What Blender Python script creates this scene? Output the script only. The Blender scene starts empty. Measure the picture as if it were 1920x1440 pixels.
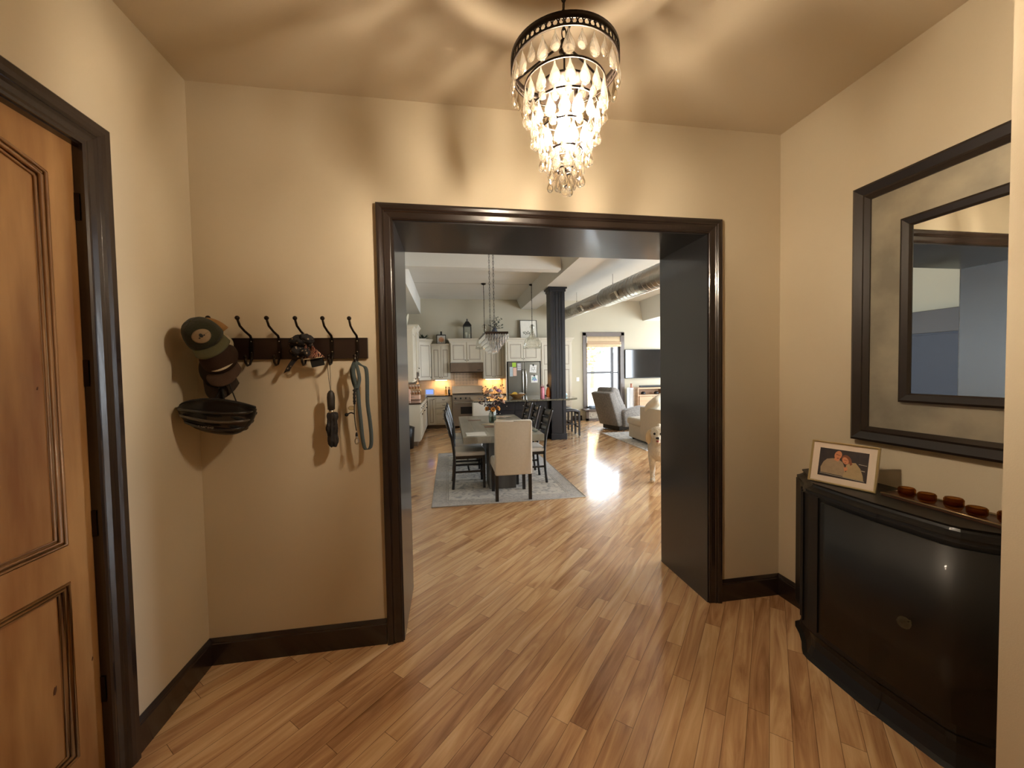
import bpy, bmesh, math, random
from mathutils import Vector, Matrix, Euler

S = bpy.context.scene
COL = S.collection
PI = math.pi
random.seed(7)

# ------------------------------------------------------------------ camera
YAW, PITCH, ROLL, FPX = 0.160732, 0.033099, -0.017737, 725.97
cam_d = bpy.data.cameras.new('camera')
cam = bpy.data.objects.new('camera', cam_d)
COL.objects.link(cam)
_f = Vector((math.sin(YAW)*math.cos(PITCH), math.cos(YAW)*math.cos(PITCH), -math.sin(PITCH)))
_r = Vector((math.cos(YAW), -math.sin(YAW), 0.0))
_u = _r.cross(_f)
_r2 = _r*math.cos(ROLL) + _u*math.sin(ROLL)
_u2 = -_r*math.sin(ROLL) + _u*math.cos(ROLL)
_m = Matrix((_r2, _u2, -_f)).transposed().to_4x4()
_m.translation = Vector((0, 0, 1.58))
cam.matrix_world = _m
cam_d.sensor_fit = 'HORIZONTAL'
cam_d.sensor_width = 36.0
cam_d.lens = FPX/1920*36.0
cam_d.clip_start = 0.02
S.camera = cam

# ------------------------------------------------------------------ render look
S.view_settings.view_transform = 'Standard'
S.view_settings.look = 'None'
S.view_settings.gamma = 1.0
S.view_settings.use_curve_mapping = False
S.view_settings.exposure = 1.05
S.cycles.use_denoising = True
S.cycles.max_bounces = 10
S.cycles.diffuse_bounces = 5
S.cycles.glossy_bounces = 5
S.cycles.transmission_bounces = 8
S.cycles.transparent_max_bounces = 24
S.cycles.caustics_reflective = False
S.cycles.caustics_refractive = False
S.cycles.sample_clamp_indirect = 6.0
S.cycles.sample_clamp_direct = 0.0

# ------------------------------------------------------------------ sky and lights
BULB_POWER = 1750.0
SKY_POWER = 11.5
W = bpy.data.worlds.new('sky')
S.world = W
W.use_nodes = True
wn = W.node_tree.nodes
bg = wn['Background']
bg.inputs[0].default_value = (0.84, 0.92, 1.0, 1)
bg.inputs[1].default_value = SKY_POWER

def sky_portal(loc, rot, sx, sy):
    """a portal in a window opening: guides the sampling of the real sky, adds no light of its own"""
    d = bpy.data.lights.new('window_portal', 'AREA')
    d.shape = 'RECTANGLE'; d.size = sx; d.size_y = sy
    o = bpy.data.objects.new('window_portal', d); COL.objects.link(o)
    o.location = loc; o.rotation_euler = rot
    d.cycles.is_portal = True
    return o
WYS = (3.9, 5.7, 10.2)
for y in WYS:                                   # three tall windows of the living room's right wall
    sky_portal((8.28, y, 1.75), (0, PI/2, 0), 2.3, 1.6)
sky_portal((4.84, 11.86, 1.5), (-PI/2, 0, 0), 1.16, 2.31)      # the window in the far wall
sky_portal((6.3, 2.91, 1.75), (PI/2, 0, 0), 2.0, 2.2)         # window beside the passage, on the dining room side

# ------------------------------------------------------------------ materials
def s2l(c):
    return tuple((x/255/12.92) if x/255 <= 0.04045 else ((x/255+0.055)/1.055)**2.4 for x in c)

MATS = {}
def mat(name, rgb=(128, 128, 128), rough=0.5, metal=0.0, var=0.06, scale=12.0, bump=0.0, bscale=60.0,
        coat=0.0, stretch=None, rgb2=None, spec=0.5, sheen=0.0, emit=None, estr=0.0, alpha=1.0, rvar=0.0):
    if name in MATS: return MATS[name]
    m = bpy.data.materials.new(name); m.use_nodes = True
    nt = m.node_tree; N = nt.nodes; L = nt.links
    b = N['Principled BSDF']
    c = s2l(rgb)
    b.inputs['Roughness'].default_value = rough
    b.inputs['Metallic'].default_value = metal
    b.inputs['Specular IOR Level'].default_value = spec
    b.inputs['Coat Weight'].default_value = coat
    b.inputs['Coat Roughness'].default_value = 0.08
    if sheen: b.inputs['Sheen Weight'].default_value = sheen
    if emit:
        b.inputs['Emission Color'].default_value = (*s2l(emit), 1)
        b.inputs['Emission Strength'].default_value = estr
    tc = N.new('ShaderNodeTexCoord'); mp = N.new('ShaderNodeMapping')
    L.new(tc.outputs['Object'], mp.inputs[0])
    if stretch: mp.inputs['Scale'].default_value = stretch
    nz = N.new('ShaderNodeTexNoise'); nz.inputs['Scale'].default_value = scale
    nz.inputs['Detail'].default_value = 5
    L.new(mp.outputs[0], nz.inputs['Vector'])
    mx = N.new('ShaderNodeMix'); mx.data_type = 'RGBA'
    if rgb2 is not None:
        c2 = s2l(rgb2); ca = c
        rp = N.new('ShaderNodeMapRange')
        rp.inputs[1].default_value = 0.35; rp.inputs[2].default_value = 0.65
        L.new(nz.outputs[0], rp.inputs[0]); L.new(rp.outputs[0], mx.inputs[0])
    else:
        ca = tuple(max(0, x*(1-var*2)) for x in c); c2 = tuple(min(1, x*(1+var*2)) for x in c)
        L.new(nz.outputs[0], mx.inputs[0])
    mx.inputs[6].default_value = (*ca, 1); mx.inputs[7].default_value = (*c2, 1)
    L.new(mx.outputs[2], b.inputs['Base Color'])
    if rvar:
        mr = N.new('ShaderNodeMapRange')
        mr.inputs[3].default_value = max(0, rough-rvar); mr.inputs[4].default_value = rough+rvar
        L.new(nz.outputs[0], mr.inputs[0]); L.new(mr.outputs[0], b.inputs['Roughness'])
    if bump:
        n2 = N.new('ShaderNodeTexNoise'); n2.inputs['Scale'].default_value = bscale
        n2.inputs['Detail'].default_value = 3
        L.new(mp.outputs[0], n2.inputs['Vector'])
        bp_ = N.new('ShaderNodeBump'); bp_.inputs['Strength'].default_value = bump
        bp_.inputs['Distance'].default_value = 0.01
        L.new(n2.outputs[0], bp_.inputs['Height']); L.new(bp_.outputs[0], b.inputs['Normal'])
    MATS[name] = m
    return m

def glass(name, rgb=(255, 255, 255), clear=0.45, rough=0.0, ior=1.5, haze=0.0):
    """glass sheet or drop: a share of the light goes straight through"""
    if name in MATS: return MATS[name]
    m = bpy.data.materials.new(name); m.use_nodes = True
    nt = m.node_tree; N = nt.nodes; L = nt.links
    N.remove(N['Principled BSDF'])
    out = N['Material Output']
    g = N.new('ShaderNodeBsdfGlass'); g.inputs['Color'].default_value = (*s2l(rgb), 1)
    g.inputs['Roughness'].default_value = rough; g.inputs['IOR'].default_value = ior
    t = N.new('ShaderNodeBsdfTransparent'); t.inputs['Color'].default_value = (*s2l(rgb), 1)
    x = N.new('ShaderNodeMixShader'); x.inputs[0].default_value = clear
    L.new(g.outputs[0], x.inputs[1]); L.new(t.outputs[0], x.inputs[2])
    if haze:
        tr = N.new('ShaderNodeBsdfTranslucent'); tr.inputs['Color'].default_value = (*s2l(rgb), 1)
        y = N.new('ShaderNodeMixShader'); y.inputs[0].default_value = haze
        L.new(x.outputs[0], y.inputs[1]); L.new(tr.outputs[0], y.inputs[2]); x = y
    L.new(x.outputs[0], out.inputs[0])
    MATS[name] = m
    return m

def pane_mat(name, rgb=(240, 246, 248), refl=0.08):
    if name in MATS: return MATS[name]
    m = bpy.data.materials.new(name); m.use_nodes = True
    nt = m.node_tree; N = nt.nodes; L = nt.links
    N.remove(N['Principled BSDF'])
    out = N['Material Output']
    g = N.new('ShaderNodeBsdfGlossy'); g.inputs['Roughness'].default_value = 0.01
    t = N.new('ShaderNodeBsdfTransparent'); t.inputs['Color'].default_value = (*s2l(rgb), 1)
    x = N.new('ShaderNodeMixShader'); x.inputs[0].default_value = 1-refl
    L.new(g.outputs[0], x.inputs[1]); L.new(t.outputs[0], x.inputs[2]); L.new(x.outputs[0], out.inputs[0])
    MATS[name] = m
    return m

def floor_mat():
    m = bpy.data.materials.new('oiled_plank_floor'); m.use_nodes = True
    nt = m.node_tree; N = nt.nodes; L = nt.links
    b = N['Principled BSDF']
    def M(op, a, b_=None, c=None):
        n = N.new('ShaderNodeMath'); n.operation = op
        for i, v in enumerate((a, b_, c)):
            if v is None: continue
            if isinstance(v, (int, float)): n.inputs[i].default_value = v
            else: L.new(v, n.inputs[i])
        return n.outputs[0]
    geo = N.new('ShaderNodeNewGeometry')
    rot = N.new('ShaderNodeVectorRotate'); rot.rotation_type = 'Z_AXIS'
    rot.inputs['Angle'].default_value = -math.radians(47)
    L.new(geo.outputs['Position'], rot.inputs['Vector'])
    sp = N.new('ShaderNodeSeparateXYZ'); L.new(rot.outputs[0], sp.inputs[0])
    u, v = sp.outputs[0], sp.outputs[1]
    PW, PL = 0.083, 1.05
    vr = M('DIVIDE', v, PW); row = M('FLOOR', vr); fv = M('FRACT', vr)
    wn1 = N.new('ShaderNodeTexWhiteNoise'); wn1.noise_dimensions = '1D'; L.new(row, wn1.inputs['W'])
    ur = M('DIVIDE', M('ADD', u, M('MULTIPLY', wn1.outputs[0], 7.3)), PL)
    idx = M('FLOOR', ur); fu = M('FRACT', ur)
    cmb = N.new('ShaderNodeCombineXYZ'); L.new(row, cmb.inputs[0]); L.new(idx, cmb.inputs[1])
    wn2 = N.new('ShaderNodeTexWhiteNoise'); wn2.noise_dimensions = '2D'; L.new(cmb.outputs[0], wn2.inputs['Vector'])
    # wood figure, shifted per plank
    off = N.new('ShaderNodeVectorMath'); off.operation = 'MULTIPLY_ADD'
    L.new(wn2.outputs['Color'], off.inputs[0]); off.inputs[1].default_value = (30, 30, 30)
    st = N.new('ShaderNodeCombineXYZ'); L.new(M('MULTIPLY', u, 0.55), st.inputs[0]); L.new(M('MULTIPLY', v, 5.0), st.inputs[1])
    L.new(st.outputs[0], off.inputs[2])
    nz = N.new('ShaderNodeTexNoise'); nz.inputs['Scale'].default_value = 2.6; nz.inputs['Detail'].default_value = 6
    nz.inputs['Distortion'].default_value = 1.4; nz.inputs['Roughness'].default_value = 0.55
    L.new(off.outputs[0], nz.inputs['Vector'])
    st2 = N.new('ShaderNodeVectorMath'); st2.operation = 'MULTIPLY'; L.new(off.outputs[0], st2.inputs[0]); st2.inputs[1].default_value = (4, 22, 1)
    nf = N.new('ShaderNodeTexNoise'); nf.inputs['Scale'].default_value = 3.0; nf.inputs['Detail'].default_value = 3
    L.new(st2.outputs[0], nf.inputs['Vector'])
    t = M('ADD', M('MULTIPLY', wn2.outputs['Value'], 0.34), M('MULTIPLY', M('SUBTRACT', nz.outputs[0], 0.5), 1.5))
    t = M('ADD', t, M('MULTIPLY', M('SUBTRACT', nf.outputs[0], 0.5), 0.16))
    t = M('ADD', t, 0.33)
    cr = N.new('ShaderNodeValToRGB'); e = cr.color_ramp.elements
    e[0].position = 0.0; e[0].color = (*s2l((140, 98, 66)), 1)
    e[1].position = 1.0; e[1].color = (*s2l((240, 210, 166)), 1)
    for p, c in ((0.25, (182, 136, 96)), (0.5, (212, 168, 122)), (0.75, (230, 192, 144))):
        q = cr.color_ramp.elements.new(p); q.color = (*s2l(c), 1)
    L.new(t, cr.inputs[0])
    # joints
    g1 = M('LESS_THAN', M('MINIMUM', fv, M('SUBTRACT', 1.0, fv)), 0.016)
    g2 = M('LESS_THAN', M('MINIMUM', fu, M('SUBTRACT', 1.0, fu)), 0.0012)
    gap = M('MAXIMUM', g1, g2)
    mx = N.new('ShaderNodeMix'); mx.data_type = 'RGBA'
    L.new(M('MULTIPLY', gap, 0.62), mx.inputs[0]); L.new(cr.outputs[0], mx.inputs[6]); mx.inputs[7].default_value = (*s2l((58, 34, 20)), 1)
    L.new(mx.outputs[2], b.inputs['Base Color'])
    ng = N.new('ShaderNodeTexNoise'); ng.inputs['Scale'].default_value = 1.8; ng.inputs['Detail'].default_value = 2
    L.new(geo.outputs['Position'], ng.inputs['Vector'])
    L.new(M('ADD', 0.15, M('MULTIPLY', ng.outputs[0], 0.10)), b.inputs['Roughness'])
    b.inputs['Coat Weight'].default_value = 0.5; b.inputs['Coat Roughness'].default_value = 0.10
    h = M('ADD', M('MULTIPLY', gap, -1.0), M('MULTIPLY', nf.outputs[0], 0.10))
    h = M('ADD', h, M('MULTIPLY', M('MULTIPLY', M('SUBTRACT', fv, 0.5), M('SUBTRACT', fv, 0.5)), -1.2))
    bp_ = N.new('ShaderNodeBump'); bp_.inputs['Strength'].default_value = 0.22; bp_.inputs['Distance'].default_value = 0.003
    L.new(h, bp_.inputs['Height']); L.new(bp_.outputs[0], b.inputs['Normal'])
    return m

M_FLOOR = floor_mat()
M_WALL = mat('beige_wall_paint', (204, 191, 166), 0.75, var=0.012, scale=3, bump=0.06, bscale=240)
M_WALLK = mat('greige_kitchen_paint', (180, 173, 153), 0.75, var=0.012, scale=3, bump=0.05, bscale=240)
M_CEIL = mat('foyer_ceiling_paint', (200, 185, 160), 0.8, var=0.012, scale=3, bump=0.06, bscale=200)
M_CEILK = mat('white_concrete_ceiling', (208, 206, 198), 0.8, var=0.02, scale=2, bump=0.15, bscale=40)
M_TRIM = mat('espresso_trim_paint', (42, 33, 30), 0.24, var=0.05, scale=5, bump=0.04, bscale=90, coat=0.3, stretch=(1, 1, 0.15))
M_JAMB = mat('espresso_jamb_paint', (38, 36, 38), 0.3, var=0.05, scale=3, coat=0.35, bump=0.05, bscale=120)
M_BLACK = mat('black_lacquer', (17, 16, 16), 0.46, var=0.05, coat=0.05, bump=0.03, bscale=30)
M_IRON = mat('dark_bronze_iron', (42, 34, 28), 0.38, 0.8, var=0.1, scale=30)
M_CHROME = mat('brushed_nickel', (190, 188, 182), 0.25, 1.0, var=0.03)
M_STEEL = mat('stainless_steel', (168, 162, 154), 0.3, 1.0, var=0.04, stretch=(1, 1, 30))
M_WHITE = mat('white_plastic', (232, 230, 224), 0.4, var=0.02)
M_DARKP = mat('black_plastic', (22, 22, 24), 0.4, var=0.05)

# ------------------------------------------------------------------ mesh builder
class MB:
    def __init__(self):
        self.b = bmesh.new(); self.mi = 0
    def _mark(self, faces):
        for f in faces: f.material_index = self.mi
    def box(self, x0, x1, y0, y1, z0, z1, rot=None, about=None, bev=0.0):
        r = bmesh.ops.create_cube(self.b, size=1.0)
        vs = r['verts']
        cx, cy, cz = (x0+x1)/2, (y0+y1)/2, (z0+z1)/2
        mt = Matrix.Translation((cx, cy, cz)) @ Matrix.Diagonal((abs(x1-x0), abs(y1-y0), abs(z1-z0), 1))
        if rot is not None:
            p = Vector(about if about else (cx, cy, cz))
            mt = Matrix.Translation(p) @ Euler(rot).to_matrix().to_4x4() @ Matrix.Translation(-p) @ mt
        bmesh.ops.transform(self.b, matrix=mt, verts=vs)
        fs = list({f for v in vs for f in v.link_faces}); self._mark(fs)
        if bev > 0:
            es = list({e for v in vs for e in v.link_edges})
            rr = bmesh.ops.bevel(self.b, geom=es, offset=bev, segments=2, affect='EDGES', profile=0.7)
            self._mark(rr['faces'])
        return self
    def cone(self, p0, p1, r0, r1=None, seg=16, caps=True):
        if r1 is None: r1 = r0
        p0, p1 = Vector(p0), Vector(p1); d = p1-p0
        r = bmesh.ops.create_cone(self.b, cap_ends=caps, segments=seg, radius1=max(r0, 1e-5), radius2=max(r1, 1e-5), depth=d.length)
        q = d.to_track_quat('Z', 'Y').to_matrix().to_4x4()
        bmesh.ops.transform(self.b, matrix=Matrix.Translation((p0+p1)/2) @ q, verts=r['verts'])
        fs = {f for v in r['verts'] for f in v.link_faces}; self._mark(fs)
        for f in fs:
            if len(f.verts) == 4: f.smooth = True
        return self
    def ball(self, c, r, seg=16, rings=10, sc=(1, 1, 1), rot=None, keep=None):
        q = bmesh.ops.create_uvsphere(self.b, u_segments=seg, v_segments=rings, radius=1.0)
        vs = q['verts']
        if keep is not None:
            kill = [v for v in vs if not keep(v.co)]
            vs = [v for v in vs if keep(v.co)]
            bmesh.ops.delete(self.b, geom=kill, context='VERTS')
        mt = Matrix.Translation(c) @ (Euler(rot).to_matrix().to_4x4() if rot else Matrix()) @ Matrix.Diagonal((r*sc[0], r*sc[1], r*sc[2], 1))
        bmesh.ops.transform(self.b, matrix=mt, verts=vs)
        fs = {f for v in vs for f in v.link_faces}; self._mark(fs)
        for f in fs: f.smooth = True
        return self
    def tube(self, pts, r, seg=8, closed=False, flat=None, up=(0, 0, 1)):
        pts = [Vector(p) for p in pts]; n = len(pts)
        rr = r if isinstance(r, (list, tuple)) else [r]*n
        rings = []
        prev = None
        for i, p in enumerate(pts):
            a = pts[i-1] if (i > 0 or closed) else pts[i]
            c = pts[(i+1) % n] if (i < n-1 or closed) else pts[i]
            t = (c-a).normalized()
            if prev is None:
                ref = Vector(up) if abs(t.dot(Vector(up))) < 0.95 else Vector((1, 0, 0))
                s = t.cross(ref).normalized()
            else:
                s = (prev - t*prev.dot(t)).normalized()
            prev = s
            w = t.cross(s)
            ring = []
            for k in range(seg):
                a_ = 2*PI*k/seg
                fa, fb = (1, 1) if flat is None else flat
                ring.append(self.b.verts.new(p + s*math.cos(a_)*rr[i]*fa + w*math.sin(a_)*rr[i]*fb))
            rings.append(ring)
        m = n if closed else n-1
        for i in range(m):
            A, B = rings[i], rings[(i+1) % n]
            for k in range(seg):
                f = self.b.faces.new((A[k], A[(k+1) % seg], B[(k+1) % seg], B[k])); f.smooth = True; f.material_index = self.mi
        if not closed:
            for q in (list(reversed(rings[0])), rings[-1]):
                f = self.b.faces.new(q); f.material_index = self.mi
        return self
    def lathe(self, prof, c=(0, 0, 0), seg=24, axis='Z', smooth=True, closed_prof=False):
        c = Vector(c); rings = []
        for (r, h) in prof:
            ring = []
            for k in range(seg):
                a = 2*PI*k/seg
                if axis == 'Z': v = Vector((r*math.cos(a), r*math.sin(a), h))
                elif axis == 'Y': v = Vector((r*math.cos(a), h, r*math.sin(a)))
                else: v = Vector((h, r*math.cos(a), r*math.sin(a)))
                ring.append(self.b.verts.new(c+v))
            rings.append(ring)
        m = len(rings) if closed_prof else len(rings)-1
        for i in range(m):
            A, B = rings[i], rings[(i+1) % len(rings)]
            for k in range(seg):
                f = self.b.faces.new((A[k], A[(k+1) % seg], B[(k+1) % seg], B[k])); f.smooth = smooth; f.material_index = self.mi
        if not closed_prof:
            for i, q in ((0, list(reversed(rings[0]))), (-1, rings[-1])):
                if prof[i][0] > 1e-4:
                    f = self.b.faces.new(q); f.material_index = self.mi
        return self
    def prism(self, poly, h0, h1, axis='Z', smooth=False):
        """poly in the plane across `axis`: Z->(x,y)  Y->(x,z)  X->(y,z)"""
        def P(a, b_, h):
            return {'Z': (a, b_, h), 'Y': (a, h, b_), 'X': (h, a, b_)}[axis]
        A = [self.b.verts.new(P(a, b_, h0)) for a, b_ in poly]
        B = [self.b.verts.new(P(a, b_, h1)) for a, b_ in poly]
        n = len(poly)
        fs = [self.b.faces.new(list(reversed(A))), self.b.faces.new(B)]
        for i in range(n):
            f = self.b.faces.new((A[i], A[(i+1) % n], B[(i+1) % n], B[i])); f.smooth = smooth; fs.append(f)
        self._mark(fs)
        return self
    def sheet(self, grid, thick=0.0, smooth=True):
        """grid: rows of points -> surface, optionally given thickness along its normals"""
        V = [[self.b.verts.new(p) for p in row] for row in grid]
        fs = []
        for i in range(len(V)-1):
            for j in range(len(V[0])-1):
                f = self.b.faces.new((V[i][j], V[i+1][j], V[i+1][j+1], V[i][j+1])); f.smooth = smooth; fs.append(f)
        self._mark(fs)
        if thick:
            bmesh.ops.recalc_face_normals(self.b, faces=fs)
            r = bmesh.ops.solidify(self.b, geom=fs, thickness=thick)
            for g in r['geom']:
                if isinstance(g, bmesh.types.BMFace): g.material_index = self.mi; g.smooth = smooth
        return self
    def build(self, name, m, parent=None, world=False, sub=0, bevel=0.0, fix=True, mods=None, kind=None, label=None):
        if fix: bmesh.ops.recalc_face_normals(self.b, faces=self.b.faces)
        me = bpy.data.meshes.new(name); self.b.to_mesh(me); self.b.free()
        for x in (m if isinstance(m, (list, tuple)) else [m]): me.materials.append(x)
        o = bpy.data.objects.new(name, me); COL.objects.link(o)
        if parent is not None:
            o.parent = parent
            if world:
                q = parent; off = Vector((0, 0, 0))
                while q is not None: off += q.location; q = q.parent
                me.transform(Matrix.Translation(-off))
        if bevel:
            x = o.modifiers.new('bevel', 'BEVEL'); x.width = bevel; x.segments = 2; x.limit_method = 'ANGLE'
            x.harden_normals = False
        if sub:
            x = o.modifiers.new('sub', 'SUBSURF'); x.levels = sub; x.render_levels = sub
        if kind: o['kind'] = kind
        if label: o['label'] = label
        return o

def thing(name, label, cat, loc=(0, 0, 0), rz=0.0, group=None, rot=None):
    o = bpy.data.objects.new(name, None); COL.objects.link(o)
    o.empty_display_size = 0.1
    o.location = loc; o.rotation_euler = rot if rot else (0, 0, rz)
    o['label'] = label; o['category'] = cat
    if group: o['group'] = group
    return o
def tag(o, label, cat, group=None):
    o['label'] = label; o['category'] = cat
    if group: o['group'] = group
    return o
def rebase(o, loc):
    """move the origin of a one-mesh thing to loc (mesh was written in world space)"""
    o.data.transform(Matrix.Translation(-Vector(loc))); o.location = loc
    return o
def copy_tree(o, parent=None):
    c = o.copy(); COL.objects.link(c)
    if parent is not None: c.parent = parent
    for ch in list(o.children): copy_tree(ch, c)
    return c
def struct(name, mb, m, **k):
    return mb.build(name, m, kind='structure', **k)

# ------------------------------------------------------------------ the room shell
LX, RX, FY, FH = -1.33, 2.23, 2.32, 3.13      # foyer: left wall, right wall, front wall, ceiling
BY = 2.89                                      # dining-room side of the thick front wall
OX0, OX1, OZ = -0.305, 1.695, 2.46             # passage
KH, KY = 3.74, 11.65                           # big room: ceiling, far wall
KX0, KX1 = -1.2, 8.3

struct('floor', MB().box(-1.6, KX1+0.2, -2.2, KY+0.2, -0.1, 0), M_FLOOR)
struct('ceiling', MB().box(LX-0.2, RX+0.2, -2.2, FY, FH, FH+0.1), M_CEIL)
# foyer walls
struct('wall_front', MB().box(-1.6, OX0, FY, BY, 0, KH).box(OX1, 5.3, FY, BY, 0, KH).box(7.3, KX1+0.2, FY, BY, 0, KH)
       .box(OX0, OX1, FY, BY, OZ, KH).box(5.3, 7.3, FY, BY, 0, 0.65).box(5.3, 7.3, FY, BY, 2.85, KH), M_WALL)
DY0, DY1, DZ = 0.78, 1.70, 2.445               # front door in the left wall
struct('wall_left', MB().box(LX-0.2, LX, DY1+0.012, FY, 0, FH).box(LX-0.2, LX, -2.2, DY0-0.012, 0, FH)
       .box(LX-0.2, LX, DY0-0.012, DY1+0.012, DZ+0.012, FH), M_WALL)
NX, NY = 1.50, 0.828                           # the near corner where the entry narrows
struct('wall_right', MB().box(RX, RX+0.2, NY-0.1, FY, 0, FH), M_WALL)
struct('wall_near_right', MB().box(NX, RX+0.2, -2.2, NY, 0, FH), M_WALL)
struct('wall_back', MB().box(LX-0.2, NX, -2.2, -2.0, 0, FH), M_WALL)
# big room walls
struct('wall_kitchen_left', MB().box(KX0-0.2, KX0, BY, KY, 0, KH), M_WALLK)
WX0, WX1, WZ0, WZ1 = 4.26, 5.42, 0.34, 2.65    # far window
struct('wall_far', MB().box(KX0-0.2, WX0, KY, KY+0.2, 0, KH).box(WX1, KX1+0.2, KY, KY+0.2, 0, KH)
       .box(WX0, WX1, KY, KY+0.2, 0, WZ0).box(WX0, WX1, KY, KY+0.2, WZ1, KH), M_WALLK)
wr = MB()
ys = [BY]
for y in WYS: ys += [y-0.8, y+0.8]
ys += [KY]
for i in range(0, len(ys), 2): wr.box(KX1, KX1+0.2, ys[i], ys[i+1], 0, KH)
for y in WYS: wr.box(KX1, KX1+0.2, y-0.8, y+0.8, 0, 0.6).box(KX1, KX1+0.2, y-0.8, y+0.8, 2.9, KH)
struct('wall_right_living', wr, M_WALLK)
struct('ceiling_kitchen', MB().box(-1.6, KX1+0.2, BY, KY+0.2, KH, KH+0.1), M_CEILK)
# concrete beams
def beam(n, poly, h0, h1, axis): struct('trim_%d' % n, MB().prism(poly, h0, h1, axis), M_CEILK)
beam(1, [(-0.78, KH), (-0.78, 3.3), (KX0, 3.3), (KX0, KH)], BY, KY, 'Y')
beam(2, [(2.08, KH), (2.20, 3.46), (2.68, 3.46), (2.80, KH)], BY, KY, 'Y')
beam(3, [(7.06, KH), (7.10, 3.47), (7.32, 3.47), (7.36, KH)], -0.78, 2.12, 'X')
beam(4, [(6.06, KH), (6.18, 3.12), (6.75, 3.12), (6.87, KH)], BY, KY, 'Y')
beam(5, [(4.10, KH), (4.14, 3.47), (4.40, 3.47), (4.44, KH)], -0.78, 2.12, 'X')
struct('trim_6', MB().box(-0.79, 2.1, 9.58, 9.59, KH-0.003, KH), mat('ceiling_joint', (150, 143, 128), 0.8))
# baseboards
def base_run(mb, p, q, n, h=0.145):
    """baseboard along p->q, n = outward direction into the room"""
    p, q, n = Vector((*p, 0)), Vector((*q, 0)), Vector((*n, 0))
    prof = [(0, 0), (0.016, 0), (0.016, h*0.80), (0.012, h*0.83), (0.013, h*0.87), (0.006, h*0.97), (0.004, h), (0, h)]
    A = [mb.b.verts.new(p+n*a+Vector((0, 0, z))) for a, z in prof]
    B = [mb.b.verts.new(q+n*a+Vector((0, 0, z))) for a, z in prof]
    k = len(prof)
    mb.b.faces.new(A); mb.b.faces.new(list(reversed(B)))
    for i in range(k): mb.b.faces.new((A[i], B[i], B[(i+1) % k], A[(i+1) % k]))
    return mb
CW = 0.088
struct('baseboard_front', base_run(base_run(MB(), (LX, FY), (OX0-CW, FY), (0, -1)), (OX1+CW, FY), (RX, FY), (0, -1)), M_TRIM)
struct('baseboard_left', base_run(base_run(MB(), (LX, FY), (LX, DY1+CW+0.02), (1, 0)), (LX, DY0-CW-0.02), (LX, -2.0), (1, 0)), M_TRIM)
struct('baseboard_right', base_run(MB(), (RX, FY), (RX, NY), (-1, 0)), M_TRIM)
struct('baseboard_near_right', base_run(MB(), (NX, NY), (NX, -2.0), (-1, 0)), M_TRIM)
struct('baseboard_far', base_run(base_run(MB(), (3.62, KY), (4.1, KY), (0, -1)), (5.56, KY), (KX1, KY), (0, -1)), M_TRIM)
struct('baseboard_dining', base_run(base_run(MB(), (KX0, BY), (OX0-CW, BY), (0, 1)), (OX1+CW, BY), (KX1, BY), (0, 1)), M_TRIM)

def casing(mb, x0, x1, z1, w, flip=1.0, z0=0.0):
    """moulded casing round an opening; local plane x-z, sticks out along +y*flip (profile from inner edge outwards)"""
    prof = [(0.0, 0.0), (0.0, 0.012), (0.004, 0.016), (0.010, 0.012), (0.016, 0.014), (0.040, 0.018), (0.046, 0.024), (0.054, 0.020),
            (0.060, 0.026), (0.074, 0.030), (w-0.004, 0.030), (w, 0.026), (w, 0.0)]
    rows = []
    for d, t in prof:
        y = t*flip
        rows.append([mb.b.verts.new(p) for p in ((x0-d, y, z0), (x0-d, y, z1+d), (x1+d, y, z1+d), (x1+d, y, z0))])
    for i in range(len(rows)-1):
        for j in range(3):
            mb.b.faces.new((rows[i][j], rows[i][j+1], rows[i+1][j+1], rows[i+1][j]))
    mb.b.faces.new([r[0] for r in rows]); mb.b.faces.new([r[3] for r in reversed(rows)])
    return mb
# passage: lining boards and casings
struct('trim_7', MB().box(OX0, OX0+0.012, FY-0.002, BY+0.002, 0, OZ).box(OX1-0.012, OX1, FY-0.002, BY+0.002, 0, OZ)
       .box(OX0, OX1, FY-0.002, BY+0.002, OZ-0.012, OZ), M_JAMB)
c1 = casing(MB(), OX0+0.006, OX1-0.006, OZ-0.006, CW, -1)
o = struct('trim_8', c1, M_TRIM); o.location = (0, FY, 0)
c1 = casing(MB(), OX0+0.006, OX1-0.006, OZ-0.006, CW, 1)
o = struct('trim_9', c1, M_TRIM); o.location = (0, BY, 0)

# ================================================================== FOYER
# ------------------------------------------------------------------ front door (left wall)
M_ALDER = mat('knotty_alder', (184, 142, 92), 0.42, scale=2.6, rgb2=(138, 92, 50), bump=0.08, bscale=14, coat=0.25, stretch=(1, 3.2, 0.5))
M_ALDERD = mat('alder_moulding', (160, 118, 72), 0.4, scale=3, rgb2=(124, 86, 50), coat=0.25, stretch=(1, 3, 0.5))
M_KNOT = mat('wood_knot', (92, 54, 26), 0.6)
door = thing('door_1', 'knotty alder front door with arched raised panel in dark casing, at left edge', 'door', (-1.36, DY1, 0))
del door['label'], door['category']
door['kind'] = 'structure'
XF = -1.358                                     # room-side face of the slab
def arch(y0, y1, zs, rise, n=14):
    """points along an arched top from y0 to y1, springing at zs"""
    return [(y0+(y1-y0)*i/n, zs+rise*(1-(2*i/n-1)**2)) for i in range(n+1)]
PY0, PY1 = DY0+0.105, DY1-0.095                 # panel openings
mb = MB()
mb.box(XF-0.042, XF, DY0, PY0, 0.005, DZ).box(XF-0.042, XF, PY1, DY1, 0.005, DZ)
mb.box(XF-0.042, XF, PY0, PY1, 0.005, 0.205).box(XF-0.042, XF, PY0, PY1, 0.855, 0.985)
ar = arch(PY0, PY1, 2.300, 0.062)
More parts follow.
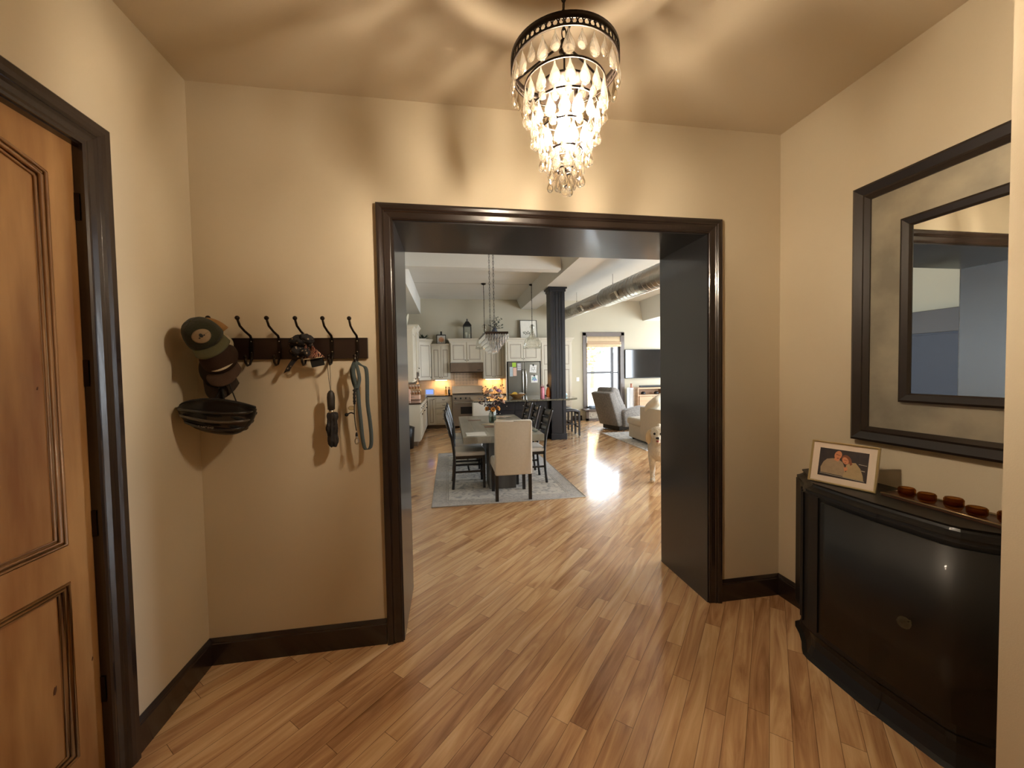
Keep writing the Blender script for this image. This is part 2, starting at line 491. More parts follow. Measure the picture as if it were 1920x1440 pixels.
for i in range(len(ar)-1):
    (a, za), (b_, zb) = ar[i], ar[i+1]
    mb.prism([(a, za), (b_, zb), (b_, DZ), (a, DZ)], XF-0.042, XF, 'X')
mb.build('door_slab', M_ALDER, door, world=True)
mb = MB().box(XF-0.034, XF-0.016, PY0-0.01, PY1+0.01, 0.2, 0.86).box(XF-0.034, XF-0.016, PY0-0.01, PY1+0.01, 0.98, 2.38)
mb.build('recessed_panel', M_ALDER, door, world=True)
def ring_mould(y0, y1, z0, zt, rise):
    for k, (ins, dx, r) in enumerate(((0.006, -0.001, 0.006), (0.019, -0.006, 0.0075), (0.031, -0.012, 0.005))):
        a = arch(y0+ins, y1-ins, zt-ins, rise) if rise else [(y0+ins, zt-ins), (y1-ins, zt-ins)]
        pts = [(XF+dx, y0+ins, z0+ins)] + [(XF+dx, y, z) for y, z in a] + [(XF+dx, y1-ins, z0+ins)]
        yield pts, r
mb = MB()
for args in ((PY0, PY1, 0.985, 2.300, 0.062), (PY0, PY1, 0.205, 0.855, 0)):
    for pts, r in ring_mould(*args): mb.tube(pts, r, 8, closed=True, up=(1, 0, 0))
mb.build('panel_moulding', M_ALDERD, door, world=True)
mb = MB()
for y, z, r in ((1.50, 2.395, 0.004), (1.548, 0.50, 0.006), (1.672, 0.52, 0.003), (1.548, 1.55, 0.003)):
    dd = 0.016 if (PY0 < y < PY1) else 0.0
    q0 = set(mb.b.verts)
    mb.lathe([(0.0001, 0.0008), (r*0.6, 0.0007), (r, 0)], (XF-dd+0.0003, y, z), 11, 'X')
    for v in set(mb.b.verts)-q0: v.co.z = z+(v.co.z-z)*(2.4+0.8*math.sin(v.co.y*900)); v.co.y += 0.2*(v.co.z-z)
mb.build('wood_knots', M_KNOT, door, world=True)
for z in (0.378, 1.027, 1.60, 2.22):
    MB().cone((-1.338, DY1+0.012, z-0.055), (-1.338, DY1+0.012, z+0.055), 0.009, seg=12).cone((-1.338, DY1+0.012, z+0.055), (-1.338, DY1+0.012, z+0.064), 0.011, 0.004, 12) \
        .box(-1.356, -1.340, DY1-0.004, DY1+0.010, z-0.05, z+0.05).build('hinge', M_IRON, door, world=True)
MB().box(LX-0.2, LX, DY1, DY1+0.012, 0, DZ+0.012).box(LX-0.2, LX, DY0-0.012, DY0, 0, DZ+0.012).box(LX-0.2, LX, DY0, DY1, DZ, DZ+0.012) \
    .build('door_jamb', M_TRIM, door, world=True)
mb = MB()
prof = [(0.0, 0.0), (0.0, 0.012), (0.008, 0.016), (0.020, 0.014), (0.038, 0.018), (0.046, 0.025), (0.054, 0.020), (0.062, 0.027), (0.078, 0.030), (0.100, 0.030), (0.105, 0.026), (0.105, 0.0)]
rows = []
for d, t in prof:
    x = LX+t
    rows.append([mb.b.verts.new(p) for p in ((x, DY0-d, 0), (x, DY0-d, DZ+d+0.004), (x, DY1+d-0.008, DZ+d+0.004), (x, DY1+d-0.008, 0))])
for i in range(len(rows)-1):
    for j in range(3): mb.b.faces.new((rows[i][j], rows[i][j+1], rows[i+1][j+1], rows[i+1][j]))
mb.build('casing', M_TRIM, door, world=True)

# ------------------------------------------------------------------ crystal chandelier
M_CRYS = glass('crystal', (255, 250, 240), clear=0.3, ior=1.5, haze=0.022)
M_BULB = mat('lit_filament_bulb', (255, 240, 210), 0.3, emit=(255, 234, 206), estr=BULB_POWER)
CX, CY = 0.41, 1.30
ch = thing('crystal_chandelier', 'tiered crystal teardrop chandelier on a bronze chain, lit', 'chandelier', (CX, CY, FH))
MB().lathe([(0.0001, FH), (0.06, FH), (0.06, FH-0.012), (0.045, FH-0.03), (0.012, FH-0.04), (0.0001, FH-0.04)], (CX, CY, 0), 24).build('canopy', M_IRON, ch, world=True)
mb = MB()
z = FH-0.035; k = 0
while z > 2.715:
    pts = []
    for i in range(12):
        a = 2*PI*i/12
        px = 0.0075*math.cos(a); pz = 0.019*math.sin(a)
        pts.append((CX+(px if k % 2 == 0 else 0), CY+(px if k % 2 else 0), z-0.016+pz))
    mb.tube(pts, 0.0022, 6, closed=True)
    z -= 0.030; k += 1
mb.build('chain', M_IRON, ch, world=True)
ZR = 2.60
mb = MB()
# pierced upper band: two hoops joined by little posts, and three spokes
R0 = 0.178
mb.lathe([(R0, ZR+0.012), (R0+0.004, ZR+0.012), (R0+0.004, ZR+0.034), (R0, ZR+0.034)], (CX, CY, 0), 64, closed_prof=True)
mb.lathe([(R0-0.003, ZR-0.008), (R0+0.004, ZR-0.008), (R0+0.004, ZR-0.003), (R0-0.003, ZR-0.003)], (CX, CY, 0), 64, closed_prof=True)
for i in range(60):
    a = 2*PI*i/60; b_ = a+2*PI/120
    x, y = CX+(R0+0.002)*math.cos(a), CY+(R0+0.002)*math.sin(a)
    x2, y2 = CX+(R0+0.002)*math.cos(b_), CY+(R0+0.002)*math.sin(b_)
    mb.cone((x, y, ZR-0.005), (x2, y2, ZR+0.014), 0.0022, seg=5)
    mb.cone((x, y, ZR+0.014), (x2, y2, ZR-0.005), 0.0022, seg=5)
for i in range(3):
    a = 2*PI*i/3+0.4
    mb.tube([(CX, CY, ZR+0.085), (CX+0.06*math.cos(a), CY+0.06*math.sin(a), ZR+0.07), (CX+R0*math.cos(a), CY+R0*math.sin(a), ZR+0.03)], 0.004, 6)
mb.lathe([(0.0001, ZR+0.10), (0.012, ZR+0.095), (0.008, ZR+0.07), (0.018, ZR+0.06), (0.0001, ZR+0.05)], (CX, CY, 0), 16)
mb.cone((CX, CY, ZR+0.06), (CX, CY, ZR-0.40), 0.0035, seg=8)
mb.lathe([(0.0001, ZR-0.072), (0.088, ZR-0.072), (0.092, ZR-0.066), (0.03, ZR-0.058), (0.0001, ZR-0.056)], (CX, CY, 0), 24)  # added plate above the bulbs, keeps their direct light off the ceiling
mb.build('pierced_band_and_light_baffle', M_IRON, ch, world=True)
TIERS = [(0.136, -0.062), (0.112, -0.135), (0.085, -0.208), (0.058, -0.278), (0.030, -0.335)]
for r, dz in TIERS:
    mb = MB().lathe([(r-0.002, ZR+dz-0.003), (r+0.002, ZR+dz-0.003), (r+0.002, ZR+dz+0.003), (r-0.002, ZR+dz+0.003)], (CX, CY, 0), 48, closed_prof=True)
    for i in range(3):
        a = 2*PI*i/3+0.4
        mb.cone((CX, CY, ZR+dz), (CX+r*math.cos(a), CY+r*math.sin(a), ZR+dz), 0.002, seg=5)
    mb.build('tier_hoop', M_IRON, ch, world=True)
DROPP = [(0.0001, 0), (0.0022, -0.003), (0.0035, -0.012), (0.0105, -0.026), (0.0165, -0.042), (0.0175, -0.050), (0.0145, -0.060), (0.007, -0.0665), (0.0001, -0.068)]
def drop_mesh(name, sc, flat):
    m_ = MB().lathe([(r*sc, h*sc) for r, h in DROPP], (0, 0, 0), 12)
    for v in m_.b.verts: v.co.y *= flat
    me = bpy.data.meshes.new(name); m_.b.to_mesh(me); m_.b.free(); me.materials.append(M_CRYS)
    return me
d_big = drop_mesh('crystal_drop', 1.13, 0.42)
d_mid = drop_mesh('crystal_drop', 0.92, 0.42)
d_small = drop_mesh('crystal_bead', 0.70, 0.9)
def hang(name, me, r, a, z, tilt=0.0):
    o = bpy.data.objects.new(name, me); COL.objects.link(o); o.parent = ch
    o.location = (r*math.cos(a), r*math.sin(a), z-FH); o.rotation_euler = (tilt, 0, a+PI/2)
    return o
n0 = 28
for i in range(n0):
    hang('crystal_drop', d_big if i % 2 == 0 else d_mid, R0, 2*PI*i/n0, ZR-0.013)
for t, (r, dz) in enumerate(TIERS):
    n = (18, 15, 12, 9, 6)[t]
    for i in range(n):
        a = 2*PI*(i+0.5*(t % 2))/n
        hang('crystal_drop', d_big if t < 4 else d_mid, r, a, ZR+dz-0.004)
    if t < 4:
        m = (20, 16, 12, 8)[t]
        for i in range(m):
            a = 2*PI*(i+0.31)/m
            hang('crystal_bead', d_small, r-0.002, a, ZR+dz-0.060-0.016*(i % 2))
MB().ball((CX, CY, ZR-0.408), 0.017, 20, 14).lathe([(0.002, ZR-0.38), (0.006, ZR-0.385), (0.002, ZR-0.392)], (CX, CY, 0), 10).build('crystal_ball', M_CRYS, ch, world=True)
for i in range(3):
    a = 2*PI*i/3-0.6
    x, y = CX+0.042*math.cos(a), CY+0.042*math.sin(a)
    hz = (-0.13, -0.13, -0.225)[i]
    if i == 2: x, y = CX+0.004, CY-0.012
    MB().cone((x, y, ZR+hz+0.05), (x, y, ZR+hz+0.018), 0.011, seg=12).cone((x, y, ZR+hz+0.05), (CX, CY, ZR+hz+0.062), 0.003, seg=6).build('bulb_socket', M_IRON, ch, world=True)
    MB().lathe([(0.0001, 0.018), (0.009, 0.016), (0.015, 0), (0.016, -0.012), (0.011, -0.032), (0.005, -0.045), (0.0001, -0.050)], (x, y, ZR+hz), 14).build('candle_bulb', M_BULB, ch, world=True)

# ------------------------------------------------------------------ coat rack and what hangs on it
M_RACK = mat('dark_walnut_board', (38, 24, 18), 0.4, var=0.15, scale=6, stretch=(0.3, 1, 3))
HX = [-1.185, -1.050, -0.912, -0.775, -0.640, -0.506]
rack = thing('coat_rack', 'dark wooden wall rack with a row of bronze double hooks', 'coat rack', (-0.82, FY, 1.725))
MB().box(-1.235, -0.452, FY-0.019, FY, 1.668, 1.784, bev=0.002).build('board', M_RACK, rack, world=True)
for x in HX:
    m_ = MB()
    m_.tube([(x, FY-0.020, 1.775), (x, FY-0.034, 1.795), (x-0.008, FY-0.070, 1.815), (x-0.014, FY-0.105, 1.840), (x-0.015, FY-0.125, 1.872)], [0.0075, 0.0065, 0.006, 0.006, 0.006], 8)
    m_.ball((x-0.015, FY-0.126, 1.878), 0.0115, 12, 8)
    m_.box(x-0.009, x+0.009, FY-0.025, FY-0.018, 1.685, 1.783, bev=0.002)
    m_.tube([(x, FY-0.022, 1.700), (x, FY-0.030, 1.668), (x, FY-0.048, 1.640), (x, FY-0.075, 1.634), (x, FY-0.092, 1.652), (x, FY-0.094, 1.675)], [0.0075, 0.0065, 0.006, 0.006, 0.006, 0.0065], 8)
    m_.ball((x, FY-0.094, 1.680), 0.0095, 12, 8)
    m_.build('hook', M_IRON, rack, world=True)
    for z in (1.705, 1.765): MB().ball((x, FY-0.0255, z), 0.004, 8, 6, (1, 0.4, 1)).build('screw', M_CHROME, rack, world=True)

def cap(name, label, loc, rot, mcrown, mbrim, patch=None, front=None, button=True, h=0.105, group=None):
    """baseball cap; local: crown up +z, brim towards -y"""
    t = thing(name, label, 'cap', loc, rot=rot)
    def pt(a, e, s=1.0):
        r = 0.088*math.cos(e)**0.75*s; zz = h*math.sin(e)*s
        return (r*math.sin(a)*0.92, -r*math.cos(a)*1.12, zz)
    N_, E_ = 36, 9
    crown = MB(); grid = []
    for j in range(E_+1):
        e = (PI/2-0.02)*j/E_
        grid.append([pt(2*PI*i/N_, e, 1+0.006*math.cos(6*2*PI*i/N_)) for i in range(N_+1)])
    crown.mi = 0
    V = [[crown.b.verts.new(p) for p in row[:-1]] for row in grid]
    for j in range(E_):
        for i in range(N_):
            f = crown.b.faces.new((V[j][i], V[j][(i+1) % N_], V[j+1][(i+1) % N_], V[j+1][i])); f.smooth = True
            ang = 360*(i+0.5)/N_
            f.material_index = 1 if (front is not None and (ang < 62 or ang > 298)) else 0
    f = crown.b.faces.new(list(reversed(V[-1])))
    bmesh.ops.solidify(crown.b, geom=list(crown.b.faces), thickness=0.0025)
    crown.build('crown', [mcrown, front or mcrown], t, fix=True)
    if button: MB().ball((0, 0, h), 0.007, 10, 6, (1, 1, 0.5)).build('button', mbrim, t)
    rows = []
    for j in range(6):
        s = j/5
        row = []
        for i in range(17):
            a = (-1+2*i/16)*1.12
            x0, y0 = 0.081*math.sin(a)*1.0, -0.0985*math.cos(a)
            ext = 0.068*math.cos(a*1.15)**0.75 if math.cos(a*1.15) > 0 else 0
            x = x0*(1+0.10*s); y = y0-ext*s
            z = -0.004*s-0.010*s*s + 0.022*(-(x/0.09)**2)*s - 0.0
            row.append((x, y, z))
        rows.append(row)
    MB().sheet(rows, 0.0035).build('brim', mbrim, t)
    if patch is not None:
        m_ = MB(); rows = []
        for j in range(7):
            row = []
            for i in range(25):
                rr = j/6; an = 2*PI*i/24
                a = 0.56*rr*math.cos(an); e = 0.60+0.33*rr*math.sin(an)
                row.append(pt(a, e, 1.022))
            rows.append(row)
        m_.sheet(rows, 0.001)
        o = m_.build('front_patch', patch[0], t)
        m_ = MB()
        for (da, de, ra, re) in patch[2]:
            rows = []
            for j in range(3):
                rows.append([pt(da+ra*j/2*math.cos(2*PI*i/12), 0.60+de+re*j/2*math.sin(2*PI*i/12), 1.038) for i in range(13)])
            m_.sheet(rows, 0.0008)
        m_.build('patch_emblem', patch[1], o)
    return t
M_GREEN = mat('olive_cotton', (62, 62, 44), 0.9, var=0.1, bump=0.25, bscale=160, sheen=0.2)
M_GREEN2 = mat('olive_brim', (84, 82, 56), 0.85, var=0.08, bump=0.2, bscale=160)
M_PATCH = mat('tan_leather_patch', (132, 112, 84), 0.7, var=0.12, scale=30)
M_INK = mat('dark_stitching', (40, 40, 36), 0.8)
M_BROWN = mat('brown_twill', (74, 54, 42), 0.9, var=0.1, bump=0.25, bscale=160)
M_BROWN2 = mat('dark_brown_twill', (52, 42, 34), 0.9, var=0.1, bump=0.25, bscale=160)
M_TANF = mat('tan_foam', (190, 146, 92), 0.85, var=0.05)
M_OFFW = mat('off_white_mesh', (206, 196, 170), 0.85, var=0.05, bump=0.3, bscale=200)
D = math.radians
cap('baseball_cap', 'dark brown cap hanging lowest in the stack on the left end hook', (-1.163, 2.215, 1.610), (D(58), D(-6), D(4)), M_BROWN2, M_BROWN2)
cap('baseball_cap', 'plain brown cap in the middle of the stack, above the dark brown one', (-1.135, 2.165, 1.668), (D(52), D(-14), D(10)), M_BROWN, M_BROWN)
cap('baseball_cap', 'off-white cap mostly hidden between the olive green and the brown cap', (-1.152, 2.172, 1.722), (D(46), D(-18), D(12)), M_OFFW, M_OFFW).scale = (0.93, 0.93, 0.93)
cap('baseball_cap', 'tan foam trucker cap showing behind the olive green cap', (-1.178, 2.195, 1.775), (D(28), D(-34), D(-8)), M_TANF, M_TANF)
cap('baseball_cap', 'olive green cap with a tan oval patch, topmost of the stack', (-1.172, 2.120, 1.768), (D(34), D(-32), D(20)), M_GREEN, M_GREEN2,
    patch=(M_PATCH, M_INK, [(0.02, 0.02, 0.10, 0.10), (-0.14, -0.06, 0.05, 0.03), (0.17, -0.03, 0.05, 0.03)]))

# bicycle helmet hanging upside down by its straps
M_HELM = mat('black_helmet_shell', (24, 22, 22), 0.3, var=0.1, coat=0.4)
M_HELMG = mat('grey_helmet_print', (78, 70, 60), 0.35, var=0.2, scale=14, coat=0.4)
M_EPS = mat('black_foam_liner', (18, 17, 16), 0.9, bump=0.3, bscale=120)
M_STRAP = mat('black_webbing', (22, 19, 17), 0.85, bump=0.2, bscale=200)
he = thing('bicycle_helmet', 'black bicycle helmet hung upside down by its straps below the caps', 'helmet', (-1.150, 2.165, 1.418), rot=(D(-10), D(4), D(8)))
def hp(a, e, s=1.0):
    """shell point, a round, e down from the rim"""
    L_, Wd, Hh = 0.163*s, 0.102*s, 0.128*s
    ce = math.cos(e)**0.72 if math.cos(e) > 0 else 0
    x = L_*ce*math.cos(a); y = Wd*ce*math.sin(a)
    if x < 0: x *= 1.04; 
    y *= 1.0-0.18*(x < 0)*(x/0.17)**2
    z = -Hh*math.sin(e)*(1.0+0.20*(x/0.16)) + 0.030*(1-(x/0.17)**2)*math.cos(e)**2*ce
    return (x, y, z)
m_ = MB(); NA, NE = 60, 12
vent = lambda i, j: False
V = []
for j in range(NE+1):
    V.append([m_.b.verts.new(hp(2*PI*i/NA, (PI/2-0.03)*j/NE)) for i in range(NA)])
for j in range(NE):
    for i in range(NA):
        f = m_.b.faces.new((V[j][i], V[j][(i+1) % NA], V[j+1][(i+1) % NA], V[j+1][i])); f.smooth = True
        ax = 2*PI*(i+0.5)/NA
        f.material_index = 1 if (2 < j < 7 and math.sin(ax) < -0.3 and math.cos(ax) > -0.1) else 0
m_.b.faces.new(list(reversed(V[-1])))
bmesh.ops.solidify(m_.b, geom=list(m_.b.faces), thickness=0.022)
m_.build('shell', [M_HELM, M_HELMG], he)
# raised ribs with vents between them
for k, (e0, sgn) in enumerate(((0.22, 1), (0.52, 1), (0.84, 1))):
    for side in (-1, 1):
        pts = []
        for i in range(15):
            t_ = i/14
            a = side*(0.30+2.5*t_)
            pts.append(hp(a, e0+0.30*math.sin(PI*t_)-0.10, 1.008))
        MB().tube(pts, [0.004]+[0.0115]*13+[0.004], 8, flat=(1, 0.7)).build('rib', M_HELM if k != 1 else M_HELMG, he)
for k, e0 in enumerate((0.38, 0.69, 1.0)):
    for side in (-1, 1):
        for q in range(3):
            a0 = 0.45+0.78*q
            rows = []
            for j in range(4):
                rows.append([hp(side*(a0+0.58*i/8), e0+0.12*math.sin(a0+0.5)-0.055*math.sin(PI*(i/8)*0.9+0.15)+0.11*(j/3)*math.sin(PI*(i/8)*0.9+0.15), 1.012) for i in range(9)])
            MB().sheet(rows, 0.002).build('vent', M_EPS, he)
mb = MB()
ring = [hp(2*PI*i/40, 0.0, 0.93) for i in range(40)]
mb.tube([(x, y, z+0.004) for x, y, z in ring], 0.008, 6, closed=True)
mb.build('liner', M_EPS, he)
txt = bpy.data.curves.new('brand_lettering', 'FONT'); txt.body = 'S·HOME'; txt.size = 0.020; txt.extrude = 0.0006
to = bpy.data.objects.new('brand_lettering', txt); COL.objects.link(to)
dg = bpy.context.evaluated_depsgraph_get()
tm = bpy.data.meshes.new_from_object(to.evaluated_get(dg)); bpy.data.objects.remove(to)
for v in tm.vertices:                               # wrap the lettering onto the shell
    a = -PI/2-0.42+v.co.x*7.6
    e = 0.98+(-v.co.y)*8.5
    p = hp(a, min(e, 1.3), 1.075+v.co.z*2)
    v.co = p
tm.materials.clear(); tm.materials.append(mat('pale_print', (170, 158, 146), 0.6))
to = bpy.data.objects.new('brand_lettering', tm); COL.objects.link(to); to.parent = he
st = MB()
hw = he.rotation_euler.to_matrix()
def toloc(p): return hw.inverted() @ (Vector(p)-he.location)
H1 = (-1.128, 2.150, 1.528); H2 = (-1.185, 2.235, 1.628)
for dx, dy in ((-0.035, 0.05), (-0.015, -0.055), (0.045, -0.05)):
    p = toloc(H1); st.tube([(dx, dy, 0.0), tuple(p)], 0.0065, 6, flat=(1, 0.35))
st.tube([tuple(toloc((-1.128, 2.15, 1.520))), tuple(toloc((-1.165, 2.20, 1.60))), tuple(toloc(H2))], 0.0065, 6, flat=(1, 0.35))
st.tube([(0.100, -0.045, -0.002), tuple(toloc((-1.095, 2.15, 1.55))), tuple(toloc((-1.160, 2.20, 1.64)))], 0.007, 6, flat=(1, 0.35))
st.build('strap', M_STRAP, he)
MB().box(-0.012, 0.012, -0.004, 0.004, -0.008, 0.008).build('buckle', M_DARKP, he).location = toloc(H1)
MB().tube([(0.07+0.016*math.cos(2*PI*i/12), -0.05, 0.006+0.016*math.sin(2*PI*i/12)) for i in range(12)], 0.003, 6, closed=True) \
    .box(0.085, 0.115, -0.06, -0.03, -0.008, 0.016, bev=0.004).build('fit_dial', M_DARKP, he)

# patterned bandana on the fourth hook
def bandana_mat():
    m = mat('black_bandana_print', (30, 27, 28), 0.85, scale=70, rgb2=(24, 22, 24), bump=0.2)
    nt = m.node_tree; N = nt.nodes; L = nt.links
    v = N.new('ShaderNodeTexVoronoi'); v.inputs['Scale'].default_value = 42; v.distance = 'MANHATTAN'
    tc = N.new('ShaderNodeTexCoord'); L.new(tc.outputs['Object'], v.inputs['Vector'])
    cr = N.new('ShaderNodeValToRGB'); cr.color_ramp.elements[0].position = 0.28; cr.color_ramp.elements[0].color = (*s2l((150, 130, 104)), 1)
    cr.color_ramp.elements[1].position = 0.33; cr.color_ramp.elements[1].color = (*s2l((30, 27, 28)), 1)
    L.new(v.outputs[0], cr.inputs[0]); L.new(cr.outputs[0], N['Principled BSDF'].inputs['Base Color'])
    return m
def red_mat():
    m = mat('red_paisley_print', (140, 44, 34), 0.85)
    nt = m.node_tree; N = nt.nodes; L = nt.links
    v = N.new('ShaderNodeTexWave'); v.inputs['Scale'].default_value = 45; v.inputs['Distortion'].default_value = 14; v.inputs['Detail'].default_value = 3
    tc = N.new('ShaderNodeTexCoord'); L.new(tc.outputs['Object'], v.inputs['Vector'])
    cr = N.new('ShaderNodeValToRGB'); cr.color_ramp.elements[0].position = 0.30; cr.color_ramp.elements[0].color = (*s2l((44, 26, 24)), 1)
    cr.color_ramp.elements[1].position = 0.62; cr.color_ramp.elements[1].color = (*s2l((150, 44, 36)), 1)
    q = cr.color_ramp.elements.new(0.85); q.color = (*s2l((176, 140, 112)), 1)
    L.new(v.outputs[0], cr.inputs[0]); L.new(cr.outputs[0], N['Principled BSDF'].inputs['Base Color'])
    return m
M_BAN = bandana_mat(); M_RED = red_mat()
bd = thing('dog_bandana', 'black patterned bandana with a red corner knotted over the fourth hook', 'bandana', (-0.775, FY-0.08, 1.75))
m_ = MB()
random.seed(3)
rows = []
for j in range(9):
    v = j/8; row = []
    for i in range(15):
        u = i/14
        x = -0.842+0.115*u + 0.01*math.sin(9*v)
        z = 1.772-0.095*v - 0.03*(u-0.5)**2*4*(1-v)
        y = FY-0.060-0.045*math.sin(PI*u)-0.012*math.sin(14*u+5*v)-0.012*math.sin(11*v)
        row.append((x, y, z))
    rows.append(row)
m_.sheet(rows, 0.006)
m_.ball((-0.745, FY-0.10, 1.772), 0.034, 14, 10, (1.2, 0.8, 0.75), (0.2, 0.3, 0.4))
m_.ball((-0.795, FY-0.10, 1.765), 0.032, 14, 10, (1.3, 0.8, 0.8), (0.1, -0.4, 0.1))
fc = m_.build('folded_cloth', M_BAN, bd, world=True)
wr_t = bpy.data.textures.new('wrinkles', 'CLOUDS'); wr_t.noise_scale = 0.022
x_ = fc.modifiers.new('sub', 'SUBSURF'); x_.levels = 1; x_.render_levels = 2
x_ = fc.modifiers.new('wrinkles', 'DISPLACE'); x_.texture = wr_t; x_.strength = 0.016
m_ = MB(); rows = []
for j in range(7):
    v = j/6
    rows.append([(-0.752+(-0.020*v)+(0.096*v+0.012)*i/6, FY-0.085-0.01*math.sin(5*v+i), 1.760-0.098*v+0.012*v*i/6) for i in range(7)])
m_.sheet(rows, 0.003).build('red_corner', M_RED, bd, world=True)
m_ = MB()
for i in range(22): m_.ball((-0.782+0.108*i/21, FY-0.092, 1.660+0.014*i/21), 0.0028, 6, 5)
m_.build('beaded_edge', mat('pale_beads', (196, 186, 160), 0.4), bd, world=True)
MB().sheet([[(-0.832+0.028*v-0.075*v+0.03*u, FY-0.07-0.006*math.sin(6*u+4*v), 1.665-0.075*v+0.012*u*v) for u in (0, .33, .66, 1)] for v in (0, .25, .5, .75, 1)], 0.003).build('loose_end', M_BAN, bd, world=True)
MB().box(-0.738, -0.672, FY-0.075, FY-0.060, 1.625, 1.668, rot=(0, D(-12), 0), bev=0.004).build('dark_pouch', M_STRAP, bd, world=True)

# folding umbrella
M_UMB = mat('black_nylon', (26, 22, 22), 0.8, var=0.1, bump=0.3, bscale=40)
um = thing('folding_umbrella', 'closed black folding umbrella hanging by its wrist cord', 'umbrella', (-0.645, FY-0.075, 1.66))
ux, uy = -0.640, FY-0.075
mb = MB(); prof = [(0.0001, 1.382), (0.010, 1.380), (0.018, 1.392), (0.026, 1.37)]
m_ = MB().lathe([(0.0001, 1.494), (0.010, 1.490), (0.018, 1.476), (0.0205, 1.455), (0.0195, 1.42), (0.0185, 1.388), (0.0001, 1.386)], (ux, uy, 0), 18)
m_.build('handle', mat('black_rubber', (40, 36, 32), 0.5), um, world=True)
MB().lathe([(0.009, 1.390), (0.009, 1.360), (0.013, 1.358), (0.013, 1.390)], (ux, uy, 0), 14, closed_prof=True).build('ferrule', M_CHROME, um, world=True)
m_ = MB(); random.seed(11); rings = 16; ns = 32
V = []
for j in range(rings+1):
    v = j/rings; z = 1.372-0.190*v
    row = []
    for i in range(ns):
        a = 2*PI*i/ns
        r = 0.0255+0.0045*math.sin(8*a+3*v)+0.0035*math.sin(3*a+9*v)+(0.003*math.sin(17*v))
        if v > 0.85: r *= 1-(v-0.85)*2.2
        if v < 0.08: r *= 0.8+v*2.5
        row.append(m_.b.verts.new((ux+0.002+r*math.cos(a), uy+r*math.sin(a)*0.9, z+0.006*math.sin(4*a)*(v > 0.9 or v < 0.1))))
    V.append(row)
for j in range(rings):
    for i in range(ns):
        f = m_.b.faces.new((V[j][i], V[j][(i+1) % ns], V[j+1][(i+1) % ns], V[j+1][i])); f.smooth = True
m_.b.faces.new(V[0]); m_.b.faces.new(list(reversed(V[-1])))
cc_ = m_.build('canopy_cloth', M_UMB, um, world=True)
x_ = cc_.modifiers.new('sub', 'SUBSURF'); x_.levels = 1; x_.render_levels = 2
x_ = cc_.modifiers.new('creases', 'DISPLACE'); x_.texture = wr_t; x_.strength = 0.009
MB().tube([(ux-0.002, uy, 1.492), (ux-0.008, uy, 1.56), (ux-0.008, FY-0.094, 1.642), (ux, FY-0.088, 1.652), (ux+0.005, FY-0.094, 1.642), (ux+0.001, uy, 1.56), (ux+0.001, uy, 1.492)], 0.0013, 6).build('wrist_cord', M_STRAP, um, world=True)

# dog leash
M_LEASH = mat('slate_blue_webbing', (62, 72, 72), 0.85, var=0.08, bump=0.3, bscale=180)
le = thing('dog_leash', 'slate blue webbing dog leash looped over the right end hook', 'leash', (-0.506, FY-0.08, 1.64))
def ribbon(pts, w, th=0.0025, wdir=(1, 0, 0)):
    m_ = MB(); wv = Vector(wdir).normalized()
    rows = [[tuple(Vector(p)-wv*w/2), tuple(Vector(p)+wv*w/2)] for p in pts]
    return m_.sheet(rows, th)
def smooth(pts, n=5):
    out = []; P = [Vector(p) for p in pts]
    for i in range(len(P)-1):
        a = P[max(0, i-1)]; b_ = P[i]; c = P[i+1]; d_ = P[min(len(P)-1, i+2)]
        for k in range(n):
            t_ = k/n
            out.append(0.5*((2*b_)+(-a+c)*t_+(2*a-5*b_+4*c-d_)*t_*t_+(-a+3*b_-3*c+d_)*t_**3))
    out.append(P[-1]); return out
yl = FY-0.085
ribbon(smooth([(-0.500, yl, 1.648), (-0.515, yl-0.01, 1.60), (-0.508, yl-0.012, 1.54), (-0.495, yl-0.010, 1.48), (-0.490, yl-0.012, 1.40), (-0.484, yl-0.01, 1.32), (-0.478, yl-0.01, 1.23), (-0.468, yl-0.006, 1.17),
        (-0.452, yl, 1.160), (-0.437, yl+0.004, 1.18), (-0.434, yl+0.006, 1.24), (-0.440, yl+0.01, 1.32), (-0.450, yl+0.012, 1.42), (-0.449, yl+0.014, 1.55), (-0.454, yl+0.01, 1.612), (-0.480, yl+0.004, 1.630), (-0.498, yl, 1.648)]), 0.020, 0.0025, (0.92, 0.4, 0)) \
    .build('long_loop', M_LEASH, le, world=True)
ribbon(smooth([(-0.508, yl-0.004, 1.650), (-0.524, yl-0.004, 1.60), (-0.518, yl-0.006, 1.54), (-0.500, yl-0.016, 1.50), (-0.486, yl-0.006, 1.545), (-0.492, yl-0.004, 1.60), (-0.506, yl-0.002, 1.652)]), 0.018, 0.0025, (0.9, 0.45, 0)) \
    .build('handle_loop', M_LEASH, le, world=True)
m_ = MB().tube([(-0.508, yl-0.02, 1.50), (-0.512, yl-0.02, 1.46), (-0.512, yl-0.02, 1.415)], 0.006, 8)
for z in (1.495, 1.475, 1.455, 1.435): m_.cone((-0.511, yl-0.02, z), (-0.511, yl-0.02, z-0.008), 0.008, seg=10)
m_.build('stitched_handle', M_STRAP, le, world=True)
MB().tube(smooth([(-0.512, yl-0.02, 1.415), (-0.514, yl-0.02, 1.36), (-0.510, yl-0.02, 1.30), (-0.506, yl-0.02, 1.27)]), 0.0028, 6).ball((-0.506, yl-0.02, 1.245), 0.008, 10, 8, (0.8, 0.7, 2.2)).build('thin_cord', M_STRAP, le, world=True)
MB().tube([(-0.506+0.009*math.cos(2*PI*i/14), yl-0.02, 1.213+0.016*math.sin(2*PI*i/14)) for i in range(14)], 0.0032, 7, closed=True).cone((-0.506, yl-0.02, 1.228), (-0.506, yl-0.02, 1.240), 0.006, seg=10).build('metal_clip', M_CHROME, le, world=True)
